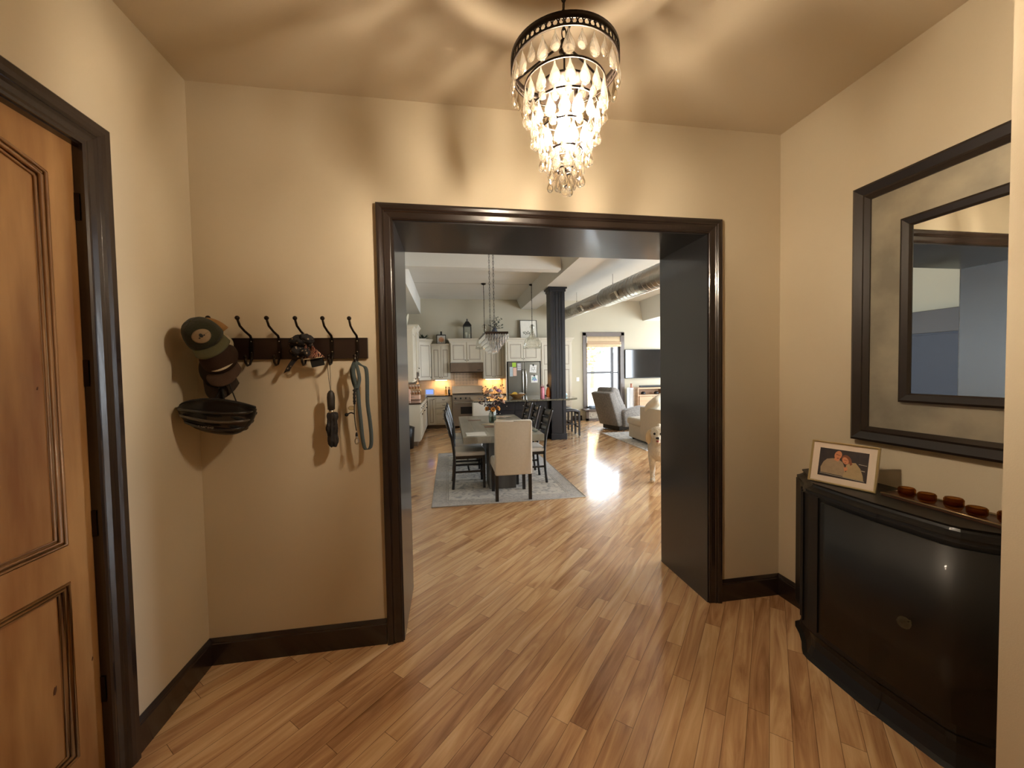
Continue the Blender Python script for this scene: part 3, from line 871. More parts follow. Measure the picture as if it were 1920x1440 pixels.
MB().tube(smooth([(-0.512, yl-0.02, 1.362), (-0.530, yl-0.024, 1.370), (-0.548, yl-0.024, 1.362)]), 0.004, 6).ball((-0.553, yl-0.024, 1.360), 0.010, 10, 8).build('toggle', M_STRAP, le, world=True)
MB().ball((-0.528, yl-0.022, 1.395), 0.014, 10, 8, (1.3, 0.5, 0.9)).build('clear_tag', glass('clear_plastic', (240, 235, 220), 0.6), le, world=True)

# ------------------------------------------------------------------ framed mirror on the right wall
M_FRAME = mat('black_wood_frame', (34, 27, 24), 0.35, var=0.1, coat=0.25)
M_LEAF = mat('silver_leaf_panel', (176, 168, 148), 0.45, 0.4, scale=5, rgb2=(146, 140, 126), bump=0.12, bscale=9)
MY0, MY1, MZ0, MZ1 = 0.86, 1.806, 1.175, 2.525
mi = thing('wall_mirror', 'large black-framed mirror with a silver leaf border above the console cabinet', 'mirror', (RX, (MY0+MY1)/2, (MZ0+MZ1)/2))
def yz_frame(y0, y1, z0, z1, prof, bx):
    """mitred frame on the right wall; prof = (inset from the outer edge, projection from bx)"""
    m_ = MB(); rows = []
    for d, t in prof:
        x = bx-t
        rows.append([m_.b.verts.new(p) for p in ((x, y0+d, z0+d), (x, y1-d, z0+d), (x, y1-d, z1-d), (x, y0+d, z1-d))])
    n = len(rows)
    for i in range(n):
        for j in range(4):
            m_.b.faces.new((rows[i][j], rows[i][(j+1) % 4], rows[(i+1) % n][(j+1) % 4], rows[(i+1) % n][j]))
    return m_
yz_frame(MY0, MY1, MZ0, MZ1, [(0, 0), (0, 0.045), (0.012, 0.052), (0.030, 0.046), (0.048, 0.040), (0.058, 0.044), (0.078, 0.030), (0.078, 0)], RX).build('outer_frame', M_FRAME, mi, world=True)
MB().box(RX-0.022, RX-0.002, MY0+0.07, MY1-0.07, MZ0+0.07, MZ1-0.07).build('leaf_border', M_LEAF, mi, world=True)
IY0, IY1, IZ0, IZ1 = 1.088, 1.578, 1.395, 2.285
yz_frame(IY0, IY1, IZ0, IZ1, [(0, 0), (0, 0.026), (0.010, 0.032), (0.036, 0.026), (0.044, 0.018), (0.044, 0)], RX-0.02).build('inner_frame', M_FRAME, mi, world=True)
MB().box(RX-0.034, RX-0.021, IY0+0.04, IY1-0.04, IZ0+0.04, IZ1-0.04, bev=0.0).build('mirror_glass', mat('mirror_silver', (236, 240, 238), 0.012, 1.0, var=0.0), mi, world=True)

# ------------------------------------------------------------------ console cabinet
def offset_poly(poly, d):
    """push an open outline outward (its back edge lies on the wall)"""
    n = len(poly); out = []
    for i, (x, y) in enumerate(poly):
        a = Vector(poly[i-1]) if i > 0 else Vector(poly[0])
        c = Vector(poly[i+1]) if i < n-1 else Vector(poly[-1])
        t_ = (c-a).normalized(); nn = Vector((t_.y, -t_.x))
        q = Vector((x, y)) + nn*d*(-1)
        if i in (0, n-1): q.x = x
        out.append((q.x, q.y))
    return out
half = [(RX-0.004, 2.055), (2.150, 2.055), (2.085, 2.045), (2.045, 2.005), (2.010, 1.945), (1.960, 1.880), (1.915, 1.835), (1.885, 1.800), (1.872, 1.760),
        (1.868, 1.700), (1.862, 1.60), (1.857, 1.50), (1.856, 1.42)]
MIDY = 1.475
outline = half + [(x, 2*MIDY-y) for x, y in reversed(half[:-1])]
cb = thing('console_cabinet', 'black lacquered bow-front cabinet under the big mirror', 'cabinet', (2.05, MIDY, 0))
def loft(levels):
    m_ = MB(); R = []
    for z, d in levels:
        pl = offset_poly(outline, d)
        R.append([m_.b.verts.new((x, y, z)) for x, y in pl])
    n = len(outline)
    for i in range(len(R)-1):
        for j in range(n-1):
            f = m_.b.faces.new((R[i][j], R[i][j+1], R[i+1][j+1], R[i+1][j])); f.smooth = False
        m_.b.faces.new((R[i][n-1], R[i][0], R[i+1][0], R[i+1][n-1]))
    m_.b.faces.new(list(reversed(R[0]))); m_.b.faces.new(R[-1])
    return m_
loft([(0.918, 0.004), (0.924, 0.018), (0.934, 0.034), (0.944, 0.040), (0.952, 0.038), (0.955, 0.030)]).build('top', M_BLACK, cb, world=True)
loft([(0.17, 0.0), (0.90, 0.0), (0.905, 0.008), (0.918, 0.010)]).build('body', M_BLACK, cb, world=True)
loft([(0.0, 0.0), (0.012, 0.022), (0.06, 0.040), (0.10, 0.042), (0.135, 0.030), (0.155, 0.012), (0.165, 0.014), (0.172, 0.004)]).build('plinth', M_BLACK, cb, world=True)
# bowed door with a bead, pilasters at the corners
def bow_x(y):
    for i in range(len(outline)-1):
        (xa, ya), (xb, yb) = outline[i], outline[i+1]
        if min(ya, yb) <= y <= max(ya, yb) and ya != yb: return xa+(xb-xa)*(y-ya)/(yb-ya)
    return 1.86
rows = []
for j in range(25):
    y = 0.945+0.725*j/24
    rows.append([(bow_x(y)-0.010, y, 0.205), (bow_x(y)-0.010, y, 0.885)])
dr = MB().sheet(rows, 0.010, smooth=True).build('door', M_BLACK, cb, world=True)
m_ = MB()
m_.lathe([(0.007, 0.0), (0.007, -0.012), (0.020, -0.020), (0.024, -0.030), (0.020, -0.040), (0.010, -0.044), (0.0001, -0.045)], (1.842, 1.275, 0.525), 20, 'X')
m_.build('glass_knob', glass('smoky_glass', (225, 222, 210), 0.2, haze=0.25), dr, world=True)
for (a, b_) in ((1.70, 1.782), (1.84, 1.90)):
    m_ = MB()
    pts = [p for p in half if a-0.02 <= p[1] <= b_+0.02]
    for (x, y) in (pts[0], pts[-1]):
        m_.box(x-0.009, x+0.002, y-0.004, y+0.004, 0.19, 0.90)
    m_.build('pilaster', M_BLACK, cb, world=True)

# photo frame with the picture of two people
M_SILV = mat('champagne_silver_frame', (196, 180, 136), 0.3, 0.6, var=0.05)
fr = thing('photo_frame', 'silver-edged photo frame with a seated couple, standing on the black cabinet', 'photo frame', (1.985, 1.688, 0.955))
ang = math.atan2(1.549-1.822, 2.035-1.945)          # direction of the foot edge
fr.rotation_euler = (D(-13), 0, ang)
FW, FHH = 0.288, 0.222
def xz_frame(w, h, prof, yb=0.0):
    m_ = MB(); rows = []
    for d, t in prof:
        rows.append([m_.b.verts.new(p) for p in ((-w/2+d, yb-t, d), (w/2-d, yb-t, d), (w/2-d, yb-t, h-d), (-w/2+d, yb-t, h-d))])
    n = len(rows)
    for i in range(n):
        for j in range(4): m_.b.faces.new((rows[i][j], rows[i][(j+1) % 4], rows[(i+1) % n][(j+1) % 4], rows[(i+1) % n][j]))
    return m_
xz_frame(FW, FHH, [(0, 0), (0, 0.012), (0.004, 0.015), (0.009, 0.011), (0.009, 0)]).build('moulding', M_SILV, fr)
MB().box(-FW/2+0.006, FW/2-0.006, -0.006, -0.001, 0.006, FHH-0.006).build('mat_board', mat('white_mat_board', (212, 196, 178), 0.6, var=0.01), fr)
pm = [mat('photo_dark', (40, 34, 38), 0.35, scale=30, rgb2=(52, 42, 40)), mat('photo_shirt', (150, 130, 104), 0.4, var=0.1, scale=60), mat('photo_skin', (196, 128, 88), 0.4, var=0.06, scale=60),
      mat('photo_hair', (118, 68, 42), 0.4, var=0.2, scale=80), mat('photo_jacket', (164, 142, 104), 0.4, var=0.1, scale=50), mat('photo_rail', (176, 168, 150), 0.4), mat('photo_features', (84, 44, 34), 0.4)]
m_ = MB()
PX0, PX1, PZ0, PZ1 = -0.104, 0.104, 0.038, 0.186
def lay(k, poly, lv):
    m_.mi = k
    m_.prism([(PX0+(PX1-PX0)*a, PZ0+(PZ1-PZ0)*b_) for a, b_ in poly], -0.0062-0.0002*lv, -0.0065-0.0002*lv, 'Y')
def oval(cx, cz, rx, rz, n=18, tilt=0.0): return [(cx+rx*math.cos(2*PI*i/n)*math.cos(tilt)-rz*math.sin(2*PI*i/n)*math.sin(tilt), cz+rx*math.cos(2*PI*i/n)*math.sin(tilt)*1.4+rz*math.sin(2*PI*i/n)*math.cos(tilt)) for i in range(n)]
lay(0, [(0, 0), (1, 0), (1, 1), (0, 1)], 0)
lay(1, [(0.06, 0.12), (0.05, 0.30), (0.10, 0.50), (0.17, 0.62), (0.30, 0.67), (0.40, 0.66), (0.50, 0.58), (0.55, 0.42), (0.56, 0.10)], 1)
lay(2, oval(0.395, 0.80, 0.075, 0.155, tilt=-0.12), 2)
lay(2, [(0.32, 0.62), (0.40, 0.58), (0.44, 0.66), (0.40, 0.70), (0.33, 0.70)], 2)
lay(3, oval(0.575, 0.68, 0.095, 0.165, tilt=0.3), 3)
lay(4, [(0.53, 0.08), (0.56, 0.30), (0.58, 0.50), (0.66, 0.60), (0.76, 0.62), (0.86, 0.45), (0.92, 0.22), (0.94, 0.06)], 4)
lay(2, oval(0.555, 0.645, 0.062, 0.125, tilt=0.25), 5)
lay(3, [(0.58, 0.84), (0.66, 0.74), (0.70, 0.55), (0.66, 0.50), (0.625, 0.62), (0.60, 0.74)], 6)
lay(0, [(0.555, 0.42), (0.61, 0.38), (0.585, 0.26), (0.56, 0.30)], 6)
lay(2, [(0.53, 0.40), (0.60, 0.44), (0.62, 0.34), (0.56, 0.28)], 7)
lay(6, [(0.355, 0.835), (0.44, 0.80), (0.44, 0.785), (0.355, 0.815)], 6); lay(6, [(0.37, 0.70), (0.42, 0.705), (0.41, 0.68), (0.38, 0.68)], 6)
lay(6, [(0.525, 0.68), (0.60, 0.66), (0.60, 0.648), (0.525, 0.666)], 7); lay(6, [(0.54, 0.585), (0.575, 0.58), (0.565, 0.565), (0.545, 0.568)], 7)
lay(5, [(0.05, 0.10), (0.96, 0.05), (0.96, 0.035), (0.05, 0.085)], 7)
lay(5, [(0.82, 0.60), (0.98, 0.585), (0.98, 0.57), (0.82, 0.585)], 3); lay(5, [(0.88, 0.40), (0.95, 0.39), (0.95, 0.37), (0.88, 0.38)], 3)
m_.build('photograph', pm, fr)
MB().box(-0.02, 0.02, 0.0, 0.004, 0.0, 0.16, rot=(D(28), 0, 0), about=(0, 0.002, 0.16)).build('easel_leg', M_DARKP, fr)

# tray of amber glass votives
M_AMB = glass('amber_glass', (222, 184, 138), 0.72, haze=0.10)
tr = thing('wooden_tray', 'long dark tray with a pale rim lying on the cabinet top against the wall', 'tray', (2.10, 1.30, 0.955))
MB().box(2.035, 2.165, 1.06, 1.535, 0.9552, 0.963, bev=0.002).build('tray_base', mat('brown_tray_wood', (70, 44, 26), 0.35, var=0.15), tr, world=True)
MB().tube([(2.035, 1.06, 0.968), (2.165, 1.06, 0.968), (2.165, 1.535, 0.968), (2.035, 1.535, 0.968)], 0.004, 6, closed=True).build('rim', mat('worn_brass', (150, 128, 96), 0.35, 0.7), tr, world=True)
first = None
vl = ['nearest the photo frame', 'second from the photo frame', 'middle one of the row', 'fourth from the photo frame', 'last of the row, nearest the camera']
for k in range(5):
    y = 1.475-0.083*k
    if first is None:
        v_ = thing('glass_votive', '', 'candle holder', (2.10, y, 0.9635), group='amber votives on the tray')
        MB().lathe([(0.0001, 0), (0.024, 0), (0.030, 0.010), (0.031, 0.034), (0.027, 0.040), (0.024, 0.040), (0.027, 0.032), (0.026, 0.012), (0.0001, 0.008)], (0, 0, 0), 20).build('cup', M_AMB, v_)
        MB().lathe([(0.0001, 0.009), (0.024, 0.010), (0.024, 0.022), (0.0001, 0.022)], (0, 0, 0), 16).build('wax', mat('brown_wax', (104, 58, 34), 0.5), v_)
        first = v_
    else:
        v_ = copy_tree(first); v_.location = (2.10+0.008*(-1)**k, y, 0.9635); v_.scale = (1, 1, 1+0.12*((k*7) % 3-1))
    v_['label'] = 'amber glass votive on the tray, ' + vl[k]

# ================================================================== DINING AREA
def rug_mat(name, a, b_, scale=7, field=None):
    m = bpy.data.materials.new(name); m.use_nodes = True
    nt = m.node_tree; N = nt.nodes; L = nt.links; bs = N['Principled BSDF']
    tc = N.new('ShaderNodeTexCoord')
    n1 = N.new('ShaderNodeTexNoise'); n1.inputs['Scale'].default_value = scale; n1.inputs['Detail'].default_value = 8; n1.inputs['Distortion'].default_value = 2.2
    L.new(tc.outputs['Object'], n1.inputs['Vector'])
    v = N.new('ShaderNodeTexVoronoi'); v.inputs['Scale'].default_value = scale*0.8; v.feature = 'DISTANCE_TO_EDGE'
    L.new(n1.outputs['Color'], v.inputs['Vector'])
    cr = N.new('ShaderNodeValToRGB')
    cr.color_ramp.elements[0].position = 0.36; cr.color_ramp.elements[0].color = (*s2l(b_), 1)
    cr.color_ramp.elements[1].position = 0.56; cr.color_ramp.elements[1].color = (*s2l(a), 1)
    L.new(n1.outputs[0], cr.inputs[0]); L.new(cr.outputs[0], bs.inputs['Base Color'])
    bs.inputs['Roughness'].default_value = 0.95
    nb = N.new('ShaderNodeTexNoise'); nb.inputs['Scale'].default_value = 220
    L.new(tc.outputs['Object'], nb.inputs['Vector'])
    bu = N.new('ShaderNodeBump'); bu.inputs['Strength'].default_value = 0.4; bu.inputs['Distance'].default_value = 0.004
    L.new(nb.outputs[0], bu.inputs['Height']); L.new(bu.outputs[0], bs.inputs['Normal'])
    return m
M_RUGF = rug_mat('faded_rug_field', (214, 212, 208), (158, 160, 164), 7)
M_RUGB = rug_mat('faded_rug_border', (198, 196, 194), (168, 168, 172), 16)
rg = thing('area_rug', 'faded grey and cream patterned rug under the dining table', 'rug', (0.70, 6.05, 0))
RX0_, RX1_, RY0_, RY1_ = -0.235, 1.64, 4.56, 7.60
MB().box(RX0_, RX1_, RY0_, RY1_, 0.0005, 0.008).build('border', M_RUGB, rg, world=True)
MB().box(RX0_+0.2, RX1_-0.2, RY0_+0.2, RY1_-0.2, 0.003, 0.0088).build('field', M_RUGF, rg, world=True)
m_ = MB()
for d in (0.0, 0.165, 0.19):
    q = [(RX0_+d, RY0_+d, 0.0075), (RX1_-d, RY0_+d, 0.0075), (RX1_-d, RY1_-d, 0.0075), (RX0_+d, RY1_-d, 0.0075)]
    m_.tube(q, 0.005 if d == 0 else 0.002, 6, closed=True)
m_.build('binding', mat('rug_binding', (176, 172, 164), 0.9), rg, world=True)

M_TBL = mat('weathered_grey_oak', (158, 158, 148), 0.36, scale=3, rgb2=(132, 130, 120), bump=0.1, bscale=30, stretch=(2.4, 0.35, 2))
M_TBLD = mat('weathered_grey_oak_legs', (104, 104, 102), 0.55, scale=4, rgb2=(84, 84, 82), bump=0.1, bscale=30, stretch=(2, 2, 0.3))
M_TBLR = mat('rust_brown_board_patch', (118, 84, 66), 0.5, var=0.15, scale=12)
tb = thing('dining_table', 'weathered grey oak dining table with two block pedestals on the rug', 'table', (0.68, 6.0, 0))
m_ = MB()
for i in range(6):
    x0 = 0.155+1.045*i/6
    m_.box(x0, x0+1.045/6-0.0012, 4.86, 7.2, 0.675, 0.76, bev=0.0015)
m_.build('tabletop', M_TBL, tb, world=True)
MB().box(0.50, 0.70, 5.62, 5.80, 0.7598, 0.7612).box(0.30, 0.52, 6.50, 6.62, 0.7598, 0.7612).build('brown_patch', M_TBLR, tb, world=True)
for y in (5.10, 6.55):
    m_ = MB().box(0.50, 0.86, y, y+0.42, 0.0105, 0.655, bev=0.004).box(0.36, 1.00, y+0.03, y+0.39, 0.64, 0.675, bev=0.003)
    for i in range(3): m_.box(0.497, 0.863, y+0.105*(i+1)-0.001, y+0.105*(i+1)+0.001, 0.02, 0.64)
    m_.build('pedestal', M_TBLD, tb, world=True)
MB().box(0.63, 0.73, 5.5, 6.57, 0.60, 0.66).build('stretcher', M_TBLD, tb, world=True)

# --- upholstered end chairs
M_LINEN = mat('oatmeal_linen', (218, 212, 200), 0.9, var=0.04, scale=40, bump=0.15, bscale=260, sheen=0.25)
M_EBON = mat('ebony_stained_wood', (30, 27, 27), 0.35, var=0.1, coat=0.2)
def soft_box(w, d, h, r, seg=5):
    b = bmesh.new()
    bmesh.ops.create_cube(b, size=1)
    bmesh.ops.transform(b, matrix=Matrix.Diagonal((w, d, h, 1)), verts=b.verts)
    bmesh.ops.bevel(b, geom=list(b.edges), offset=r, segments=seg, affect='EDGES', profile=0.5)
    for f in b.faces: f.smooth = True
    m_ = MB(); m_.b.free(); m_.b = b
    return m_
def moved(m_, loc, rot=(0, 0, 0)):
    bmesh.ops.transform(m_.b, matrix=Matrix.Translation(loc) @ Euler(rot).to_matrix().to_4x4(), verts=m_.b.verts)
    return m_
def parson_chair(label, loc, rz):
    """local: seat faces +y, the back is at y=0"""
    t = thing('upholstered_chair', label, 'chair', loc, rz, group=None)
    moved(soft_box(0.455, 0.085, 0.665, 0.022), (0, -0.012, 0.650), (D(3), 0, 0)).build('backrest', M_LINEN, t)
    moved(soft_box(0.47, 0.45, 0.13, 0.035), (0, 0.235, 0.405)).build('seat', M_LINEN, t)
    m_ = MB()
    for s in (-1, 1):
        m_.tube([(s*0.222, -0.052, 0.335), (s*0.222, -0.070, 0.95), (s*0.20, -0.072, 0.972), (0, -0.073, 0.974)], 0.003, 6)
    m_.build('piping', M_LINEN, t)
    for sx in (-1, 1):
        for sy, y in ((0, 0.01), (1, 0.42)):
            MB().prism([(sx*0.205-0.019, y-0.019), (sx*0.205+0.019, y-0.019), (sx*0.205+0.019, y+0.019), (sx*0.205-0.019, y+0.019)], 0.0, 0.345).build('leg', M_EBON, t)
    return t
parson_chair('cream upholstered parsons chair at the near end, its back to the camera', (0.745, 4.60, 0.0098), 0)
parson_chair('cream upholstered parsons chair at the far end of the dining table', (0.655, 7.46, 0.0), PI)

# --- ladder-back side chairs
M_SEAT = mat('white_seat_vinyl', (214, 210, 204), 0.4, var=0.03)
def ladder_chair(label, loc, rz):
    """local: seat faces +y, backrest at y=0; leaning back"""
    t = thing('ladder_back_chair', label, 'chair', loc, rz)
    def postx(s): return s*0.205
    for s in (-1, 1):
        MB().tube(smooth([(postx(s), 0.025, 0.0), (postx(s), 0.045, 0.22), (postx(s), 0.05, 0.45), (postx(s), 0.020, 0.70), (postx(s), -0.055, 0.99), (postx(s)*0.99, -0.072, 1.02)], 4),
                  0.019, 8, flat=(1.0, 1.15)).build('back_post', M_EBON, t)
        MB().prism([(s*0.200-0.017, 0.428), (s*0.200+0.017, 0.428), (s*0.200+0.017, 0.462), (s*0.200-0.017, 0.462)], 0.0, 0.44).build('leg', M_EBON, t)
        MB().box(s*0.200-0.009, s*0.200+0.009, 0.05, 0.45, 0.215, 0.24).build('side_stretcher', M_EBON, t)
    for z0, hh in ((0.958, 0.100), (0.848, 0.095), (0.742, 0.085)):
        rows = []
        for zz in (z0-hh/2, z0, z0+hh/2):
            yy = -0.055+(0.99-zz)*0.25
            rows.append([(-0.195+0.39*i/8, yy-0.022*math.sin(PI*i/8), zz) for i in range(9)])
        MB().sheet(rows, 0.016).build('slat', M_EBON, t)
    MB().box(-0.205, 0.205, 0.04, 0.46, 0.40, 0.445, bev=0.004).build('seat_frame', M_EBON, t)
    moved(soft_box(0.435, 0.43, 0.062, 0.028), (0, 0.255, 0.468)).build('seat_cushion', M_SEAT, t)
    MB().box(-0.19, 0.19, 0.235, 0.255, 0.218, 0.237).build('cross_stretcher', M_EBON, t)
    return t
for (y, lab) in ((5.41, 'black ladder-back chair on the left side of the table, nearest the passage'),
                 (6.04, 'black ladder-back chair on the left side of the table, middle of the three'),
                 (6.67, 'black ladder-back chair on the left side of the table, farthest from the passage')):
    ladder_chair(lab, (-0.005+(y-5.4)*0.02, y, 0.0095), -PI/2)
for (y, rz, lab) in ((5.46, 0.02, 'black ladder-back chair on the right side of the table, nearest the passage'),
                     (6.16, -0.03, 'black ladder-back chair on the right side of the table, middle one'),
                     (6.80, 0.02, 'black ladder-back chair on the right side of the table, farthest back')):
    ladder_chair(lab, (1.345, y, 0.0095), PI/2+rz)

# --- things on the table
M_JAR = glass('clear_jar_glass', (244, 248, 248), 0.45)
VX, VY = 0.665, 6.10
va = thing('glass_jar_vase', 'clear glass jar vase holding the bouquet on the dining table', 'vase', (VX, VY, 0.7605))
MB().lathe([(0.0001, 0), (0.052, 0), (0.058, 0.01), (0.060, 0.12), (0.056, 0.15), (0.042, 0.172), (0.044, 0.195), (0.040, 0.195), (0.038, 0.172), (0.052, 0.148), (0.055, 0.12), (0.053, 0.012), (0.0001, 0.008)], (0, 0, 0), 24).build('glass_body', M_JAR, va)
MB().lathe([(0.0001, 0.01), (0.050, 0.012), (0.052, 0.09), (0.0001, 0.09)], (0, 0, 0), 20).build('water', glass('water', (220, 232, 224), 0.5, ior=1.33), va)
M_STEM = mat('green_brown_stem', (84, 82, 48), 0.7, var=0.15)
M_BURG = mat('dark_burgundy_foliage', (62, 38, 40), 0.7, var=0.2)
M_SAGE = mat('dusty_blue_leaf', (128, 130, 142), 0.7, var=0.15)
M_PINK = mat('blush_petals', (226, 180, 150), 0.7, var=0.1)
M_WHTF = mat('white_petals', (232, 220, 206), 0.7, var=0.06)
M_ORNG = mat('orange_petals', (222, 150, 62), 0.7, var=0.12)
M_LILAC = mat('lilac_petals', (170, 132, 168), 0.7, var=0.1)
M_FC = mat('dark_flower_heart', (70, 44, 24), 0.9)
def bloom(label, p, r, m, kind, group):
    z0 = 0.7605+0.02
    t = thing('flower', label, 'flower', (VX, VY, z0), group=group)
    P_ = Vector(p)-Vector((VX, VY, z0))
    neck = Vector((P_.x*0.12, P_.y*0.12, 0.175))
    MB().tube(smooth([(-P_.x*0.10, -P_.y*0.10, 0.0), tuple(neck), tuple((neck+P_)/2+Vector((0, 0, 0.02))), tuple(P_)], 3), 0.0026, 5).build('stem', M_STEM, t)
    d = (P_-neck).normalized()
    q = d.to_track_quat('Z', 'Y').to_matrix().to_4x4()
    m_ = MB()
    layers = 3 if kind == 'rose' else 2
    for k in range(layers):
        n = 9-2*k if kind == 'rose' else 13
        for i in range(n):
            a = 2*PI*i/n+k*0.4
            tilt = (0.35+0.45*k) if kind == 'rose' else (0.15+0.25*k)
            L_ = r*(1.0-0.22*k)
            rows = []
            for j in range(4):
                v = j/3; w = (0.36 if kind == 'rose' else 0.2)*r*math.sin(PI*(0.15+0.8*v))**0.7
                rr = L_*v*math.cos(tilt*v*1.3); zz = L_*v*math.sin(tilt*v*1.3)+0.15*r*k
                rows.append([(rr*math.cos(a)-s*w*math.sin(a), rr*math.sin(a)+s*w*math.cos(a), zz+0.1*r*abs(s)) for s in (-1, 0, 1)])
            m_.sheet(rows, 0.0012)
    bmesh.ops.transform(m_.b, matrix=Matrix.Translation(P_) @ q, verts=m_.b.verts)
    m_.build('petals', m, t)
    if kind != 'rose': MB().ball(P_+d*0.008, r*0.3, 10, 8).build('flower_heart', M_FC, t)
    return t
random.seed(5)
for i, (dx, dy, z) in enumerate(((-0.085, -0.06, 0.995), (0.0, -0.085, 0.985), (0.085, -0.05, 0.995), (0.06, 0.06, 1.0))):
    bloom('orange flower low around the mouth of the jar vase, ' + ('left', 'middle', 'right', 'back right')[i] + ' one', (VX+dx, VY+dy, z), 0.044, M_ORNG, 'daisy', 'orange flowers in the vase')
for i, (dx, dy, z, m_k, nm) in enumerate(((-0.08, -0.03, 1.235, M_PINK, 'blush rose high on the left of the bouquet'), (-0.02, -0.05, 1.262, M_WHTF, 'white rose at the top centre of the bouquet'),
        (0.055, 0.02, 1.295, M_PINK, 'blush rose at the very top of the bouquet'), (-0.115, -0.02, 1.135, M_WHTF, 'white rose at the left edge of the bouquet'),
        (0.12, -0.03, 1.170, M_WHTF, 'white rose at the right of the bouquet'), (0.155, 0.0, 1.085, M_PINK, 'blush rose low on the right of the bouquet'),
        (0.09, -0.05, 1.255, M_LILAC, 'lilac flower at the upper right of the bouquet'), (0.0, -0.08, 1.165, M_PINK, 'blush rose in the middle of the bouquet'),
        (-0.05, 0.05, 1.18, M_WHTF, 'white rose at the back of the bouquet'))):
    bloom(nm, (VX+dx, VY+dy, z), 0.054, m_k, 'rose', 'roses in the vase')
def sprig(label, tip, m, n, size, name='foliage_sprig', berries=False, gr=None):
    z0 = 0.78
    t = thing(name, label, 'foliage', (VX, VY, z0), group=gr)
    P_ = Vector(tip)-Vector((VX, VY, z0)); neck = Vector((P_.x*0.1, P_.y*0.1, 0.17))
    pts = smooth([(-P_.x*0.1, -P_.y*0.1, 0.0), tuple(neck), tuple(neck.lerp(P_, 0.5)+Vector((0, 0, 0.03))), tuple(P_)], 6)
    MB().tube(pts, 0.002, 5).build('stem', M_STEM, t)
    m_ = MB()
    for i in range(n):
        k = 7+int((len(pts)-8)*i/(n-1)); p = pts[min(k, len(pts)-1)]
        a = 2.4*i; e = random.uniform(-0.2, 0.8)
        d = Vector((math.cos(a)*math.cos(e), math.sin(a)*math.cos(e), math.sin(e)))
        if berries:
            c = p+d*size; m_.cone(p, c, 0.001, seg=4); m_.ball(c, size*0.28, 8, 6)
        else:
            s = d.cross(Vector((0, 0, 1))).normalized()*size*0.33
            rows = [[p, p, p], [p+d*size*0.5-s, p+d*size*0.5+Vector((0, 0, 0.004)), p+d*size*0.5+s], [p+d*size, p+d*size, p+d*size]]
            m_.sheet([[tuple(x) for x in r_] for r_ in rows], 0.001, smooth=False)
    m_.build('berries' if berries else 'leaves', m, t)
sp = [((-0.16, -0.02, 1.31), M_BURG, 9, 0.045, False, 'dark seed-head sprig reaching up at the far left of the bouquet'), ((-0.19, -0.05, 1.10), M_BURG, 16, 0.045, True, 'dark berry sprig drooping at the left of the bouquet'),
      ((0.17, -0.02, 1.34), M_BURG, 16, 0.04, True, 'dark berry sprig at the upper right of the bouquet'), ((0.205, -0.03, 1.19), M_BURG, 12, 0.05, False, 'burgundy leaf sprig pointing right out of the bouquet'),
      ((-0.10, -0.08, 1.34), M_BURG, 8, 0.04, False, 'burgundy leaf sprig above the left roses'), ((0.03, -0.12, 1.20), M_SAGE, 16, 0.05, False, 'dusty blue leaf sprig in the front middle of the bouquet'),
      ((-0.13, -0.10, 1.18), M_SAGE, 14, 0.045, False, 'dusty blue leaf sprig at the front left of the bouquet'), ((0.12, -0.10, 1.13), M_BURG, 16, 0.045, True, 'dark berry sprig at the front right of the bouquet'),
      ((0.02, 0.05, 1.36), M_PINK, 12, 0.03, False, 'pale feathery sprig at the top of the bouquet'), ((0.0, -0.10, 1.08), M_BURG, 18, 0.05, False, 'burgundy leaves massed above the jar mouth'),
      ((-0.06, -0.12, 1.03), M_BURG, 16, 0.05, True, 'dark berries hanging over the left rim of the jar'), ((0.20, -0.06, 1.12), M_SAGE, 10, 0.04, False, 'dusty blue leaf sprig at the right edge of the bouquet')]
sp += [((-0.14, 0.03, 1.24), M_BURG, 16, 0.05, False, 'burgundy leaf sprig behind the left roses of the bouquet'), ((0.14, 0.05, 1.26), M_BURG, 16, 0.05, False, 'burgundy leaf sprig behind the right roses of the bouquet'),
       ((-0.17, -0.04, 1.17), M_SAGE, 14, 0.05, True, 'dusty blue berry sprig at the left side of the bouquet'), ((0.07, -0.13, 1.09), M_BURG, 18, 0.055, False, 'burgundy leaves at the front right above the jar'),
       ((-0.07, 0.02, 1.30), M_BURG, 12, 0.05, False, 'burgundy leaf sprig at the upper middle left of the bouquet'), ((0.17, -0.08, 1.24), M_PINK, 14, 0.035, True, 'pale berry sprig at the right of the bouquet')]
for (d_, m_k, n, sz, be, lb) in sp: sprig(lb, (VX+d_[0], VY+d_[1], d_[2]), m_k, n, sz, 'berry_sprig' if be else 'leaf_sprig', be)
o = MB().box(-0.16, 0.16, -0.16, 0.16, 0.0, 0.006, bev=0.002).build('table_mat', mat('pale_woven_mat', (196, 184, 160), 0.8)); o.location = (0.70, 5.98, 0.7602); o.rotation_euler = (0, 0, D(45))
tag(o, 'pale square mat turned as a diamond under the jar vase', 'mat'); va.location.z = 0.7665
pp = thing('papers', 'small stack of white papers on the near left corner of the table', 'papers', (0.33, 5.06, 0.7605))
for k in range(4):
    MB().box(-0.125, 0.125, -0.15, 0.15, 0.0016*k, 0.0016*k+0.0014, rot=(0, 0, 0.03*k-0.04)).build('sheet', M_WHITE if k < 3 else mat('ivory_envelope', (226, 226, 222), 0.6), pp)
gl = thing('cut_glass_dish', 'small cut glass dish at the near right corner of the dining table', 'dish', (1.12, 5.05, 0.7605))
MB().lathe([(0.0001, 0), (0.022, 0), (0.045, 0.028), (0.052, 0.034), (0.048, 0.034), (0.020, 0.008), (0.0001, 0.006)], (0, 0, 0), 12, smooth=False).build('bowl', M_JAR, gl)
pb = thing('magazine', 'open magazine lying at the far right of the dining table', 'magazine', (0.93, 6.82, 0.7605), 0.2)
